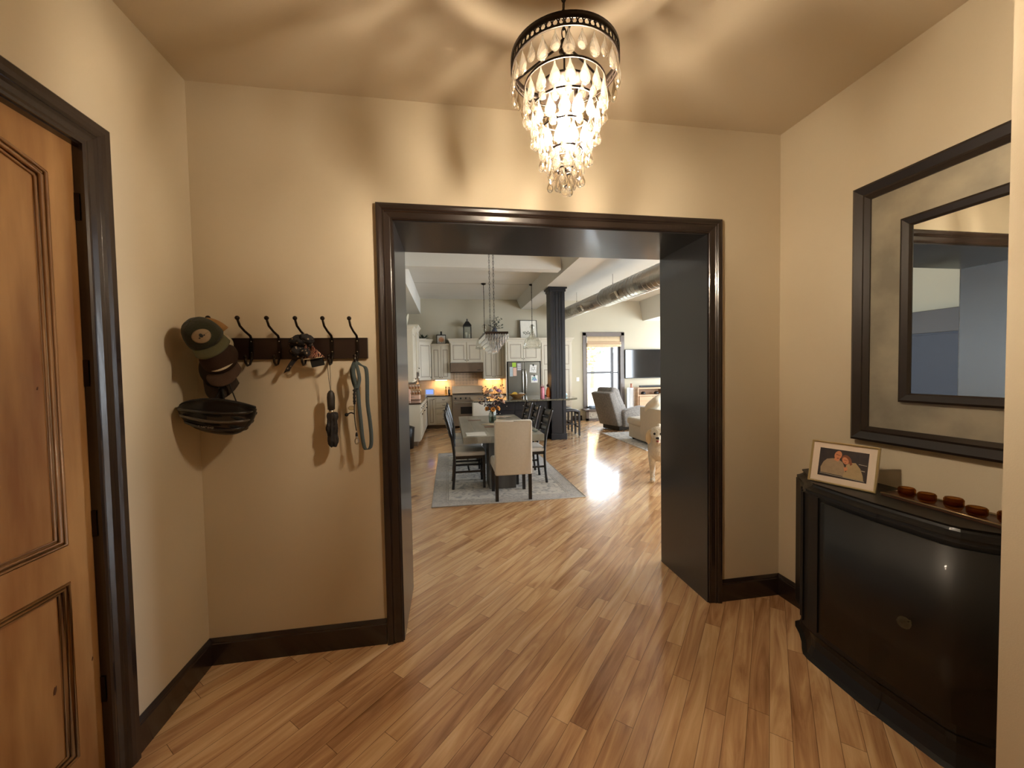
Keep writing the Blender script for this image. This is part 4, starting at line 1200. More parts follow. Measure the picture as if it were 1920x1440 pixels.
MB().sheet([[(-0.14+0.28*i/10, y, 0.004+0.012*abs(math.sin(PI*i/10*2))) for i in range(11)] for y in (-0.1, 0.1)], 0.002).build('pages', mat('printed_pages', (200, 176, 156), 0.6, scale=20, rgb2=(226, 220, 212)), pb)

# --- linear crystal chandelier over the table
lc = thing('linear_crystal_chandelier', 'rectangular tiered crystal chandelier on two long chains over the dining table', 'chandelier', (0.66, 5.85, KH))
LX0, LX1, LY0, LY1, LZ = 0.50, 0.82, 5.30, 6.40, 2.115
m_ = MB()
for (x0, x1, y0, y1) in ((LX0, LX0+0.012, LY0, LY1), (LX1-0.012, LX1, LY0, LY1), (LX0, LX1, LY0, LY0+0.012), (LX0, LX1, LY1-0.012, LY1)):
    m_.box(x0, x1, y0, y1, LZ-0.014, LZ+0.014)
for y in (5.58, 6.12): m_.box(LX0, LX1, y-0.006, y+0.006, LZ, LZ+0.01); m_.cone((0.66, y, LZ), (0.66, y, LZ+0.12), 0.006, seg=8)
m_.build('frame', M_IRON, lc, world=True)
for y in (5.58, 6.12):
    m_ = MB(); z = KH-0.02; k = 0
    while z > LZ+0.14:
        pts = [(0.66+(0.009*math.cos(2*PI*i/8) if k % 2 else 0), y+(0.009*math.cos(2*PI*i/8) if k % 2 == 0 else 0), z-0.022+0.026*math.sin(2*PI*i/8)) for i in range(8)]
        m_.tube(pts, 0.003, 4, closed=True); z -= 0.043; k += 1
    m_.build('chain', M_IRON, lc, world=True)
MB().box(0.60, 0.72, 5.5, 6.2, KH-0.025, KH-0.001).build('canopy', M_IRON, lc, world=True)
M_PRISM = glass('bright_crystal', (255, 255, 255), clear=0.15, haze=0.22)
tm_ = MB().lathe([(0.0001, 0.0), (0.008, -0.008), (0.015, -0.032), (0.015, -0.052), (0.006, -0.072), (0.0001, -0.076)], (0, 0, 0), 6, smooth=False)
pris = bpy.data.meshes.new('crystal_prism'); tm_.b.to_mesh(pris); tm_.b.free(); pris.materials.append(M_PRISM)
cnt = 0; rest = []
for tier, (ins, dz) in enumerate(((0.004, -0.014), (0.036, -0.058), (0.066, -0.102), (0.094, -0.146), (0.120, -0.188))):
    x0, x1, y0, y1 = LX0+ins, LX1-ins, LY0+ins*1.6, LY1-ins*1.6
    m_ = MB()
    m_.tube([(x0, y0, LZ+dz), (x1, y0, LZ+dz), (x1, y1, LZ+dz), (x0, y1, LZ+dz)], 0.003, 5, closed=True)
    m_.build('tier_wire', M_IRON, lc, world=True)
    nx = max(3, int((x1-x0)/0.032)); ny = max(6, int((y1-y0)/0.052))
    pts = [(x0+(x1-x0)*i/nx, y0) for i in range(nx+1)] + [(x0, y0+(y1-y0)*i/ny) for i in range(1, ny)]
    for (x, y) in pts:
        if cnt >= 100: rest.append((x, y, LZ+dz)); continue
        o = bpy.data.objects.new('crystal_prism', pris); COL.objects.link(o); o.parent = lc; o.location = (x-0.66, y-5.85, LZ+dz-KH); cnt += 1
m_ = MB()
for (ins, dz) in ((0.004, -0.014), (0.036, -0.058), (0.066, -0.102), (0.094, -0.146), (0.120, -0.188)):
    x0, x1, y0, y1 = LX0+ins, LX1-ins, LY0+ins*1.6, LY1-ins*1.6
    ny = int((y1-y0)/0.055)
    for i in range(ny+1):
        y = y0+(y1-y0)*i/ny
        m_.lathe([(0.0001, LZ+dz), (0.011, LZ+dz-0.035), (0.004, LZ+dz-0.072), (0.0001, LZ+dz-0.074)], (x1, y, 0), 6, smooth=False)
for (x, y, z) in rest: m_.lathe([(0.0001, z), (0.011, z-0.035), (0.004, z-0.072), (0.0001, z-0.074)], (x, y, 0), 6, smooth=False)
o = m_.build('crystal_fringe', M_PRISM, lc, world=True); o['kind'] = 'stuff'

# ================================================================== COLUMN, ISLAND, STOOLS
M_NAVY = mat('navy_black_paint', (24, 24, 29), 0.32, var=0.05, spec=0.35)
cX0, cX1, cY0, cY1 = 2.285, 2.625, 8.52, 8.86
m_ = MB().box(cX0+0.02, cX1-0.02, cY0+0.02, cY1-0.02, 0, 3.46)
for (x0, x1, y0, y1) in ((cX0, cX0+0.07, cY0, cY0+0.03), (cX1-0.07, cX1, cY0, cY0+0.03), (cX0, cX0+0.03, cY0+0.03, cY1), (cX1-0.03, cX1, cY0+0.03, cY1), ):
    m_.box(x0, x1, y0, y1, 0, 3.40)
for x in (cX0+0.075, cX0+0.125, cX1-0.125-0.012, cX1-0.075-0.012): m_.box(x, x+0.012, cY0+0.008, cY0+0.024, 0.95, 3.34)
m_.box(cX0-0.015, cX1+0.015, cY0-0.015, cY1+0.015, 0, 0.14, bev=0.004)
m_.box(cX0-0.02, cX1+0.02, cY0-0.02, cY1+0.02, 3.36, 3.44, bev=0.006).box(cX0-0.045, cX1+0.045, cY0-0.045, cY1+0.045, 3.42, 3.459, bev=0.004)
struct('trim_10', m_, M_NAVY)
M_GRAN = mat('polished_grey_granite', (108, 104, 88), 0.12, scale=38, rgb2=(68, 66, 56), coat=0.3)
isl = thing('kitchen_island', 'dark navy kitchen island with drawers and doors, beside the column', 'kitchen island', (1.5, 9.2, 0))
m_ = MB().box(0.66, 2.27, 8.66, 9.85, 0.10, 0.905).box(0.72, 2.25, 8.72, 9.80, 0.0, 0.10).box(2.27, 2.55, 8.90, 9.85, 0.0, 0.905)
m_.build('body', M_NAVY, isl, world=True)
def raised_door(w, h, th=0.02, rail=0.055):
    """local: x 0..w, z 0..h, outer face at y=0, thickness towards +y; material 0 = paint, 1 = glaze"""
    m_ = MB()
    m_.box(0, rail, 0, th, 0, h).box(w-rail, w, 0, th, 0, h).box(rail, w-rail, 0, th, 0, rail).box(rail, w-rail, 0, th, h-rail, h)
    m_.mi = 1; m_.box(rail, w-rail, 0.008, th, rail, h-rail); m_.mi = 0
    g = 0.011
    m_.box(rail+g, w-rail-g, 0.0045, th-0.003, rail+g, h-rail-g)
    if w-2*rail > 0.09 and h-2*rail > 0.09: m_.mi = 1; m_.box(rail+g+0.016, w-rail-g-0.016, 0.0040, 0.01, rail+g+0.016, h-rail-g-0.016); m_.mi = 0; m_.box(rail+g+0.019, w-rail-g-0.019, 0.0015, 0.01, rail+g+0.019, h-rail-g-0.019)
    return m_
M_NAVYG = mat('navy_groove', (20, 21, 26), 0.6)
for i, x in enumerate((0.70, 1.08, 1.46, 1.86)):
    w = 0.37
    d_ = raised_door(w, 0.56).build('door', [M_NAVY, M_NAVYG], isl); d_.location = (x-1.5, 8.638-9.2, 0.125)
    o = MB().ball((0, 0, 0), 0.014, 10, 8).build('knob', M_CHROME, d_); o.location = ((w-0.03) if i % 2 == 0 else 0.03, -0.02, 0.51)
    d_ = MB().box(0, w, 0, 0.02, 0, 0.175, bev=0.003).build('drawer', M_NAVY, isl); d_.location = (x-1.5, 8.638-9.2, 0.705)
    o = MB().ball((0, 0, 0), 0.014, 10, 8).build('knob', M_CHROME, d_); o.location = (w/2, -0.02, 0.09)
ic = MB()
front = [(0.52, 8.40), (2.72, 8.40), (2.88, 8.50), (2.95, 8.69), (cX1+0.003, 8.69), (cX1+0.003, cY0-0.003), (cX0-0.003, cY0-0.003), (cX0-0.003, 8.69), (0.50, 8.69)]
rear = [(0.50, 8.69), (cX0-0.003, 8.69), (cX0-0.003, cY1+0.003), (cX1+0.003, cY1+0.003), (cX1+0.003, 8.69), (2.95, 8.69), (2.95, 9.72), (2.85, 9.92), (2.6, 9.98), (0.50, 9.98)]
for pl in (front, rear): ic.prism(pl, 0.907, 0.940, 'Z')
ic.build('countertop', M_GRAN, isl, world=True)

M_STOOLP = mat('dark_leather_seat', (52, 52, 58), 0.35, var=0.08, coat=0.15)
def bar_stool(label, loc, rz=0.0):
    t = thing('bar_stool', label, 'stool', loc, rz)
    rows = []
    for j in range(7):
        y = -0.17+0.34*j/6
        rows.append([(-0.23+0.46*i/12, y, 0.655-0.055*abs(-1+2*i/12)**2.6 + (0.0 if 0 < j < 6 else -0.012)) for i in range(13)])
    MB().sheet(rows, 0.055).build('seat', M_STOOLP, t)
    for sx in (-1, 1):
        MB().box(sx*0.205-0.02, sx*0.205+0.02, -0.15, 0.15, 0.52, 0.585).build('apron', M_EBON, t)
        MB().box(sx*0.205-0.012, sx*0.205+0.012, -0.15, 0.15, 0.20, 0.235).build('footrest', M_EBON, t)
        for sy in (-1, 1):
            MB().prism([(sx*0.205-0.02, sy*0.15-0.02), (sx*0.205+0.02, sy*0.15-0.02), (sx*0.205+0.02, sy*0.15+0.02), (sx*0.205-0.02, sy*0.15+0.02)], 0.012, 0.60).build('leg', M_EBON, t)
            MB().cone((sx*0.205, sy*0.15, 0), (sx*0.205, sy*0.15, 0.014), 0.012, seg=10).build('foot_glide', M_CHROME, t)
    MB().box(-0.205, 0.205, -0.012, 0.012, 0.26, 0.285).build('stretcher', M_EBON, t)
    return t
bar_stool('dark backless saddle stool beside the column, nearer one', (2.84, 8.99, 0))
bar_stool('dark backless saddle stool behind the nearer stool', (2.86, 9.62, 0))

# things on the island
bt = thing('pink_water_bottle', 'tall pink insulated water bottle with a carry loop on the island', 'bottle', (2.10, 8.62, 0.9405))
M_PNK = mat('pink_powder_coat', (214, 136, 152), 0.4, var=0.03)
MB().lathe([(0.0001, 0), (0.044, 0), (0.047, 0.006), (0.047, 0.235), (0.040, 0.252), (0.0001, 0.254)], (0, 0, 0), 24).build('body', M_PNK, bt)
MB().lathe([(0.0001, 0.252), (0.036, 0.252), (0.036, 0.275), (0.026, 0.282), (0.0001, 0.282)], (0, 0, 0), 20).build('lid', mat('rose_lid', (150, 84, 96), 0.4), bt)
MB().tube([(0.040*math.cos(PI*i/10), 0, 0.262+0.052*math.sin(PI*i/10)) for i in range(11)], 0.005, 8).build('carry_loop', mat('rose_lid2', (190, 120, 132), 0.4), bt)
fg = thing('seated_figurine', 'small seated figurine in an orange cloak on the island, left of the column', 'figurine', (2.215, 8.63, 0.9405))
m_ = MB().lathe([(0.050, 0.03), (0.052, 0.10), (0.045, 0.18), (0.024, 0.25), (0.0001, 0.262)], (0.022, 0, 0), 18)
m_.build('orange_cloak', mat('orange_felt', (214, 122, 58), 0.8, var=0.08), fg)
MB().ball((0.012, 0, 0.295), 0.030, 14, 10, (0.9, 0.9, 1.1)).build('head', mat('dark_fur', (58, 44, 40), 0.8), fg)
MB().ball((0.018, 0, 0.330), 0.020, 12, 8).build('silver_cap', M_CHROME, fg)
m_ = MB()
for s in (-1, 1): m_.tube([(0.0, s*0.018, 0.045), (-0.045, s*0.020, 0.075), (-0.070, s*0.020, 0.012)], 0.014, 8)
m_.build('legs', M_DARKP, fg)
MB().box(-0.03, 0.062, -0.035, 0.035, 0.0, 0.032, bev=0.004).build('pedestal', mat('blush_base', (220, 178, 160), 0.6), fg)
# wire and wood fruit basket
M_WOODB = mat('honey_wood_bowl', (172, 128, 78), 0.5, var=0.12, scale=10)
fb = thing('fruit_bowl', 'wide wooden fruit bowl on the island in front of the refrigerator', 'bowl', (1.60, 9.15, 0.9405))
MB().lathe([(0.0001, 0), (0.09, 0), (0.11, 0.012), (0.20, 0.085), (0.205, 0.092), (0.197, 0.092), (0.105, 0.022), (0.0001, 0.014)], (0, 0, 0), 28).build('bowl', M_WOODB, fb)
m_ = MB()
for i in range(8):
    a = 2*PI*i/8; m_.tube([(0.09*math.cos(a), 0.09*math.sin(a), 0.003), (0.215*math.cos(a+0.3), 0.215*math.sin(a+0.3), 0.095)], 0.004, 5)
m_.build('brass_ribs', mat('brass_wire', (196, 156, 84), 0.3, 0.8), fb)
for k in range(3):
    o = MB().tube(smooth([(-0.08+0.0*k, 0.0, 0.0), (-0.03, 0.02, 0.028), (0.04, 0.02, 0.030), (0.085, 0.0, 0.004)], 4), [0.006]+[0.015]*11+[0.005], 8).build('banana', mat('banana_yellow', (218, 178, 60), 0.5, var=0.08))
    o.location = (1.52+0.015*k, 9.12+0.034*k, 1.012+0.006*k); o.rotation_euler = (0.3*k-0.3, 0, 0.35+0.1*k)
    tag(o, ('nearest banana lying in the fruit bowl', 'middle banana lying in the fruit bowl', 'farthest banana lying in the fruit bowl')[k], 'banana', 'bananas in the bowl')
o = MB().ball((0, 0, 0), 0.045, 14, 10, (1.5, 1, 0.5)).build('paper_packet', M_WHITE); o.location = (1.70, 9.12, 1.045); tag(o, 'white crumpled packet on top of the fruit bowl', 'packet')
cc = thing('covered_dish', 'pale turquoise dish at the right end of the island counter', 'dish', (2.78, 9.25, 0.9405))
MB().lathe([(0.0001, 0), (0.06, 0), (0.10, 0.03), (0.105, 0.05), (0.098, 0.05), (0.06, 0.012), (0.0001, 0.010)], (0, 0, 0), 20).build('dish', mat('turquoise_glaze', (170, 206, 208), 0.25), cc)
MB().lathe([(0.102, 0.05), (0.08, 0.075), (0.012, 0.085), (0.012, 0.10), (0.0001, 0.102)], (0, 0, 0), 20).build('lid', mat('pale_lid', (206, 222, 222), 0.2), cc)

# --- two glass bell pendants over the island
M_BELL = glass('clear_bell_glass', (252, 252, 250), 0.72)
M_WARM = mat('dim_amber_bulb', (255, 200, 120), 0.3, emit=(255, 190, 110), estr=1.2)
for i, (x, lab) in enumerate(((0.885, 'clear glass bell pendant over the island, left one'), (2.085, 'clear glass bell pendant over the island, right one'))):
    t = thing('bell_pendant', lab, 'pendant lamp', (x, 9.55, KH))
    MB().lathe([(0.0001, -0.001), (0.065, -0.001), (0.060, -0.02), (0.02, -0.04), (0.0001, -0.04)], (0, 0, 0), 24).build('canopy', M_IRON, t)
    m_ = MB().cone((0, 0, -0.03), (0, 0, -1.02), 0.007, seg=8)
    for k in range(5): m_.ball((0, 0, -0.2*(k+1)), 0.011, 8, 6)
    m_.build('rod', M_IRON, t)
    MB().cone((0, 0, -1.0), (0, 0, -1.10), 0.016, seg=12).cone((0, 0, -1.10), (0, 0, -1.27), 0.010, seg=10).build('lamp_holder', M_IRON, t)
    MB().lathe([(0.030, -1.00), (0.058, -1.03), (0.060, -1.07), (0.040, -1.10), (0.045, -1.20), (0.085, -1.29), (0.160, -1.35), (0.205, -1.42), (0.220, -1.52), (0.232, -1.60),
                (0.229, -1.60), (0.217, -1.52), (0.201, -1.42), (0.157, -1.353), (0.082, -1.294), (0.042, -1.20), (0.037, -1.10), (0.057, -1.07), (0.055, -1.03), (0.028, -1.004)], (0, 0, 0), 32, closed_prof=True).build('glass_shade', M_BELL, t)
    MB().ball((0, 0, -1.335), 0.035, 14, 10, (1, 1, 1.7)).build('bulb', M_WARM if i == 0 else glass('clear_bulb', (250, 250, 245), 0.6), t)

# ================================================================== KITCHEN
M_CREAM = mat('antique_cream_paint', (206, 198, 180), 0.5, var=0.03, scale=6, bump=0.03)
M_GLAZE = mat('umber_glaze_line', (104, 84, 62), 0.7, var=0.1)
M_KNOB = mat('aged_bronze_knob', (74, 60, 46), 0.35, 0.8)
M_TOP = mat('dark_brown_granite', (52, 40, 34), 0.15, scale=50, rgb2=(80, 62, 50), coat=0.3)
M_TILE = None
def cab_unit(name, label, loc, rz, w, d, h, doors, drawers=(), crown=0.0, toe=0.0, z_door=None, crown_sides=(1, 1), knob='low', wide=0.0, gr=None):
    """local: x 0..w along the front, front face at y=0, body towards +y, z 0..h
       doors: (x, z, w, h, knob side) ; drawers: (x, z, w, h)"""
    t = thing(name, label, 'cabinet', loc, rz, gr)
    m_ = MB().box(0, w, 0.0, d, toe, h)
    if toe: m_.mi = 1; m_.box(0.0, w, 0.06, d, 0, toe); m_.mi = 0
    m_.build('body', [M_CREAM, M_GLAZE], t)
    for (x, z, dw, dh, ks) in doors:
        d_ = raised_door(dw, dh, 0.02, min(0.06, dw*0.26)).build('door', [M_CREAM, M_GLAZE], t); d_.location = (x, -0.021, z)
        kz = 0.05 if ks[1] == 'b' else (dh-0.05 if ks[1] == 't' else dh*0.5)
        kx = 0.03 if ks[0] == 'l' else dw-0.03
        o = MB().ball((0, -0.014, 0), 0.013, 10, 8).cone((0, 0, 0), (0, -0.012, 0), 0.005, seg=8).build('knob', M_KNOB, d_); o.location = (kx, 0, kz)
    for (x, z, dw, dh) in drawers:
        m_ = MB().box(0, dw, 0, 0.02, 0, dh, bev=0.003); m_.mi = 1
        m_.box(0.018, dw-0.018, -0.0008, 0.001, 0.018, dh-0.018); m_.mi = 0; m_.box(0.021, dw-0.021, -0.0016, 0.002, 0.021, dh-0.021)
        d_ = m_.build('drawer', [M_CREAM, M_GLAZE], t); d_.location = (x, -0.021, z)
        m_ = MB().tube(smooth([(-0.035, 0, 0), (-0.028, -0.022, -0.004), (0, -0.028, -0.010), (0.028, -0.022, -0.004), (0.035, 0, 0)], 3), 0.0065, 6)
        o = m_.build('cup_pull', M_KNOB, d_); o.location = (dw/2, 0, dh/2+0.01)
    if crown:
        prof = [(0.0, 0.0), (0.012, 0.0), (0.012, crown*0.22), (0.022, crown*0.30), (0.030, crown*0.55), (0.058, crown*0.80), (0.062, crown*0.84), (0.066, crown), (0.0, crown)]
        m_ = MB(); rows = []
        l, r = crown_sides
        for dd, zz in prof:
            rows.append([m_.b.verts.new(p) for p in ((0-dd*l, d, h+zz-crown*0.35), (0-dd*l, -dd, h+zz-crown*0.35), (w+dd*r, -dd, h+zz-crown*0.35), (w+dd*r, d, h+zz-crown*0.35))])
        for i in range(len(rows)-1):
            for j in range(3): m_.b.faces.new((rows[i][j], rows[i][j+1], rows[i+1][j+1], rows[i+1][j]))
        m_.b.faces.new(rows[-1]); m_.b.faces.new([q[0] for q in rows]); m_.b.faces.new([q[3] for q in reversed(rows)])
        m_.build('crown_moulding', M_CREAM, t)
    return t
FYU = 11.30
# back wall uppers
cab_unit('wall_cabinet', 'low pale wall cabinet with two narrow doors, left of the range hood', (-0.49, FYU, 1.37), 0, 0.53, KY-FYU-0.002, 0.98,
         [(0.01, 0.02, 0.25, 0.90, 'rb'), (0.27, 0.02, 0.25, 0.90, 'lb')], crown=0.07, crown_sides=(0, 0))
cab_unit('wall_cabinet', 'two-door cream wall cabinet directly above the range hood', (0.045, 11.20, 1.85), 0, 0.935, KY-11.202, 0.60,
         [(0.02, 0.02, 0.435, 0.54, 'rb'), (0.48, 0.02, 0.435, 0.54, 'lb')], crown=0.13)
cab_unit('wall_cabinet', 'tan-toned wall cabinet with two narrow doors, right of the range hood', (0.985, FYU, 1.37), 0, 0.625, KY-FYU-0.002, 1.06,
         [(0.01, 0.02, 0.30, 1.0, 'rb'), (0.315, 0.02, 0.30, 1.0, 'lb')], crown=0.13, crown_sides=(0, 0))
cab_unit('refrigerator_cabinet', 'cream two-door cabinet above the stainless refrigerator', (1.64, 11.0, 1.86), 0, 1.0, KY-11.002, 0.585,
         [(0.04, 0.03, 0.44, 0.52, 'rb'), (0.49, 0.03, 0.44, 0.52, 'lb')], crown=0.13, crown_sides=(0, 0))
cab_unit('refrigerator_side_panel', 'narrow cream panel standing between the wall cabinet and the refrigerator', (1.612, 10.98, 0), 0, 0.026, 0.66, 2.44, [])
cab_unit('pantry_cabinet', 'tall cream pantry cabinet behind the dark column, right of the refrigerator', (2.645, 11.0, 0), 0, 0.935, KY-11.002, 2.445,
         [(0.03, 1.70, 0.43, 0.68, 'rb'), (0.475, 1.70, 0.43, 0.68, 'lb'), (0.03, 0.62, 0.43, 1.05, 'rm'), (0.475, 0.62, 0.43, 1.05, 'lm'), (0.03, 0.12, 0.43, 0.47, 'rt'), (0.475, 0.12, 0.43, 0.47, 'lt')], crown=0.13, toe=0.1, crown_sides=(0, 1))
# diagonal corner wall cabinet
t = thing('corner_wall_cabinet', 'pale diagonal corner wall cabinet at the left end of the kitchen', 'cabinet', (-0.855, 10.945, 1.37))
m_ = MB().prism([(KX0+0.002, KY-0.002), (KX0+0.002, 10.945), (-0.855, 10.945), (-0.50, 11.30), (-0.50, KY-0.002)], 1.37, 2.43)
m_.build('body', M_CREAM, t, world=True)
m_ = MB(); out = [(KX0+0.002, 10.945), (-0.855, 10.945), (-0.50, 11.30), (-0.50, KY-0.002)]
rows = []
for dd, zz in [(0.0, 0.0), (0.012, 0.0), (0.014, 0.03), (0.030, 0.06), (0.058, 0.10), (0.066, 0.12), (0.0, 0.12)]:
    s = dd*0.414
    rows.append([m_.b.verts.new(p) for p in ((KX0+0.002, 10.945-dd, 2.40+zz), (-0.855+s, 10.945-dd, 2.40+zz), (-0.50+dd, 11.30-s, 2.40+zz), (-0.50+dd, KY-0.002, 2.40+zz))])
for i in range(len(rows)-1):
    for j in range(3): m_.b.faces.new((rows[i][j], rows[i][j+1], rows[i+1][j+1], rows[i+1][j]))
m_.b.faces.new(rows[-1]+[m_.b.verts.new((KX0+0.002, KY-0.002, 2.52))]) if False else None
m_.build('crown_moulding', M_CREAM, t, world=True)
d_ = raised_door(0.44, 1.0).build('door', [M_CREAM, M_GLAZE], t); d_.rotation_euler = (0, 0, PI/4)
d_.location = (0.03+0.016, 0.03-0.016, 0.03)
o = MB().ball((0, -0.014, 0), 0.013, 10, 8).build('knob', M_KNOB, d_); o.location = (0.41, 0, 0.05)
# left wall uppers (fronts face +x)
cab_unit('wall_cabinet', 'cream wall cabinet on the left kitchen wall, its plain end towards the passage', (-0.80, 8.84, 1.37), PI/2, 0.80, 0.398, 1.16,
         [(0.01, 0.02, 0.385, 1.12, 'rb'), (0.405, 0.02, 0.385, 1.12, 'lb')], crown=0.12, crown_sides=(1, 0))
cab_unit('microwave_cabinet', 'taller wall cabinet with a carved crown, next along the left kitchen wall', (-0.775, 9.65, 1.62), PI/2, 0.78, 0.423, 1.03,
         [(0.01, 0.02, 0.375, 0.98, 'rb'), (0.395, 0.02, 0.375, 0.98, 'lb')], crown=0.15, crown_sides=(0, 1))
mw = thing('microwave', 'dark microwave under the taller cabinet on the left kitchen wall', 'microwave', (-0.98, 10.04, 1.30))
MB().box(-1.198, -0.79, 9.67, 10.41, 1.30, 1.612, bev=0.004).build('case', M_STEEL, mw, world=True)
MB().box(-0.79, -0.782, 9.69, 10.22, 1.33, 1.59).build('door', M_DARKP, mw, world=True)
MB().cone((-0.77, 10.25, 1.34), (-0.77, 10.25, 1.58), 0.008, seg=8).build('handle', M_CHROME, mw, world=True)
# base cabinets
FYB = 11.06
cab_unit('base_cabinet', 'base cabinet with one door and a bank of drawers, left of the range', (-0.62, FYB, 0), 0, 0.69, KY-FYB-0.002, 0.90,
         [(0.015, 0.12, 0.20, 0.76, 'rt')], [(0.235, 0.74, 0.435, 0.14), (0.235, 0.585, 0.435, 0.14), (0.235, 0.43, 0.435, 0.14), (0.235, 0.12, 0.435, 0.295)], toe=0.10)
cab_unit('base_cabinet', 'base cabinet right of the range, mostly behind the bouquet', (0.985, FYB, 0), 0, 0.622, KY-FYB-0.002, 0.90,
         [(0.015, 0.12, 0.29, 0.58, 'rt'), (0.315, 0.12, 0.29, 0.58, 'lt')], [(0.015, 0.72, 0.59, 0.16)], toe=0.10)
cab_unit('base_cabinet', 'run of base cabinets along the left kitchen wall, its end panel facing the passage', (-0.645, 8.52, 0), PI/2, 2.5, 0.553, 0.90,
         [(0.02+0.41*k, 0.12, 0.39, 0.58, 'rt' if k % 2 == 0 else 'lt') for k in range(6)], [(0.02+0.41*k, 0.72, 0.39, 0.16) for k in range(6)], toe=0.10)
o = MB().prism([(KX0+0.002, KY-0.002), (KX0+0.002, 8.49), (-0.615, 8.49), (-0.615, 11.03), (0.073, 11.03), (0.073, KY-0.002)], 0.902, 0.935).build('countertop', M_TOP)
tag(rebase(o, (-0.9, 10.0, 0.902)), 'dark brown polished counter turning the left corner of the kitchen', 'countertop')
o = MB().box(0.983, 1.608, 11.03, KY-0.002, 0.902, 0.935).build('countertop', M_TOP)
tag(rebase(o, (1.3, 11.3, 0.902)), 'short dark counter between the range and the refrigerator', 'countertop')
# tiled splashback (part of the room) with the picture-framed diamond panel
def tile_mat():
    m = bpy.data.materials.new('travertine_tile'); m.use_nodes = True
    nt = m.node_tree; N = nt.nodes; L = nt.links; bs = N['Principled BSDF']
    tc = N.new('ShaderNodeTexCoord'); mp = N.new('ShaderNodeMapping'); mp.inputs['Rotation'].default_value = (PI/2, 0, 0)
    L.new(tc.outputs['Object'], mp.inputs[0])
    b = N.new('ShaderNodeTexBrick'); b.inputs['Scale'].default_value = 1.0; b.inputs['Brick Width'].default_value = 0.15; b.inputs['Row Height'].default_value = 0.075
    b.inputs['Mortar Size'].default_value = 0.003
    b.inputs['Color1'].default_value = (*s2l((214, 188, 158)), 1); b.inputs['Color2'].default_value = (*s2l((204, 176, 146)), 1); b.inputs['Mortar'].default_value = (*s2l((190, 166, 140)), 1)
    L.new(mp.outputs[0], b.inputs['Vector']); L.new(b.outputs[0], bs.inputs['Base Color']); bs.inputs['Roughness'].default_value = 0.45
    return m
M_TILE = tile_mat()
struct('trim_11', MB().box(KX0, 1.612, KY-0.012, KY, 0.935, 1.9), M_TILE)
struct('trim_12', MB().box(KX0, KX0+0.012, 8.55, KY-0.012, 0.935, 1.37), M_TILE)
m_ = MB().box(0.17, 0.85, KY-0.022, KY-0.012, 1.20, 1.56)
m_.mi = 1
for i in range(7):
    for j in range(4):
        cx = 0.17+0.68*(i+0.5)/7; cz = 1.20+0.36*(j+0.5)/4
        m_.prism([(cx-0.044, cz), (cx, cz-0.041), (cx+0.044, cz), (cx, cz+0.041)], KY-0.026, KY-0.020, 'Y')
m_.mi = 2
for (x0, x1, z0, z1) in ((0.15, 0.87, 1.56, 1.58), (0.15, 0.87, 1.18, 1.20), (0.15, 0.17, 1.18, 1.58), (0.85, 0.87, 1.18, 1.58)): m_.box(x0, x1, KY-0.034, KY-0.012, z0, z1, bev=0.003)
struct('trim_13', m_, [M_TILE, mat('diamond_tile', (200, 172, 146), 0.45, scale=14, rgb2=(184, 160, 136)), mat('rope_tile', (206, 178, 144), 0.45)])

# range and hood
ra = thing('kitchen_range', 'stainless steel range with four visible knobs and a tall backguard', 'range', (0.53, 11.0, 0))
m_ = MB().box(0.078, 0.978, 10.98, 11.60, 0.06, 0.90).box(0.078, 0.978, 10.94, 11.60, 0.90, 0.935)
m_.box(0.078, 0.978, 10.93, 10.98, 0.78, 0.90, bev=0.01)
m_.build('body', M_STEEL, ra, world=True)
MB().prism([(11.56, 0.935), (11.62, 0.935), (11.62, 1.165), (11.585, 1.165)], 0.078, 0.978, 'X').build('backguard', M_STEEL, ra, world=True)
od = MB().box(0.088, 0.968, 10.955, 10.98, 0.17, 0.765, bev=0.004).build('oven_door', M_STEEL, ra, world=True)
MB().box(0.30, 0.76, 10.95, 10.956, 0.40, 0.60).build('oven_window', M_DARKP, od, world=True)
MB().cone((0.13, 10.91, 0.715), (0.926, 10.91, 0.715), 0.013, seg=12).cone((0.16, 10.91, 0.715), (0.16, 10.96, 0.715), 0.008, seg=8).cone((0.896, 10.91, 0.715), (0.896, 10.96, 0.715), 0.008, seg=8).build('oven_handle', M_CHROME, od, world=True)
for k in range(6):
    x = 0.165+0.145*k
    m_ = MB().lathe([(0.026, 10.93), (0.026, 10.915), (0.020, 10.912), (0.018, 10.892), (0.0001, 10.89)], (x, 0, 0.845), 16, 'Y')
    for v in m_.b.verts: pass
    m_.build('knob', M_DARKP if True else M_CHROME, ra, world=True)
MB().box(0.09, 0.966, 11.0, 11.55, 0.935, 0.958).build('cast_grate', mat('cast_iron', (34, 32, 30), 0.7), ra, world=True)
for x in (0.12, 0.93): MB().cone((x, 11.04, 0), (x, 11.04, 0.06), 0.02, seg=10).build('foot', M_CHROME, ra, world=True)
ho = thing('range_hood', 'dark stainless range hood under the cabinet above the range', 'range hood', (0.51, 11.4, 1.56))
MB().prism([(11.12, 1.585), (11.15, 1.56), (11.63, 1.56), (11.63, 1.845), (11.14, 1.845)], 0.048, 0.978, 'X').build('canopy', mat('smoked_steel', (112, 100, 90), 0.35, 0.85), ho, world=True)
MB().box(0.80, 0.90, 11.115, 11.125, 1.63, 1.645).build('control_strip', M_DARKP, ho, world=True)

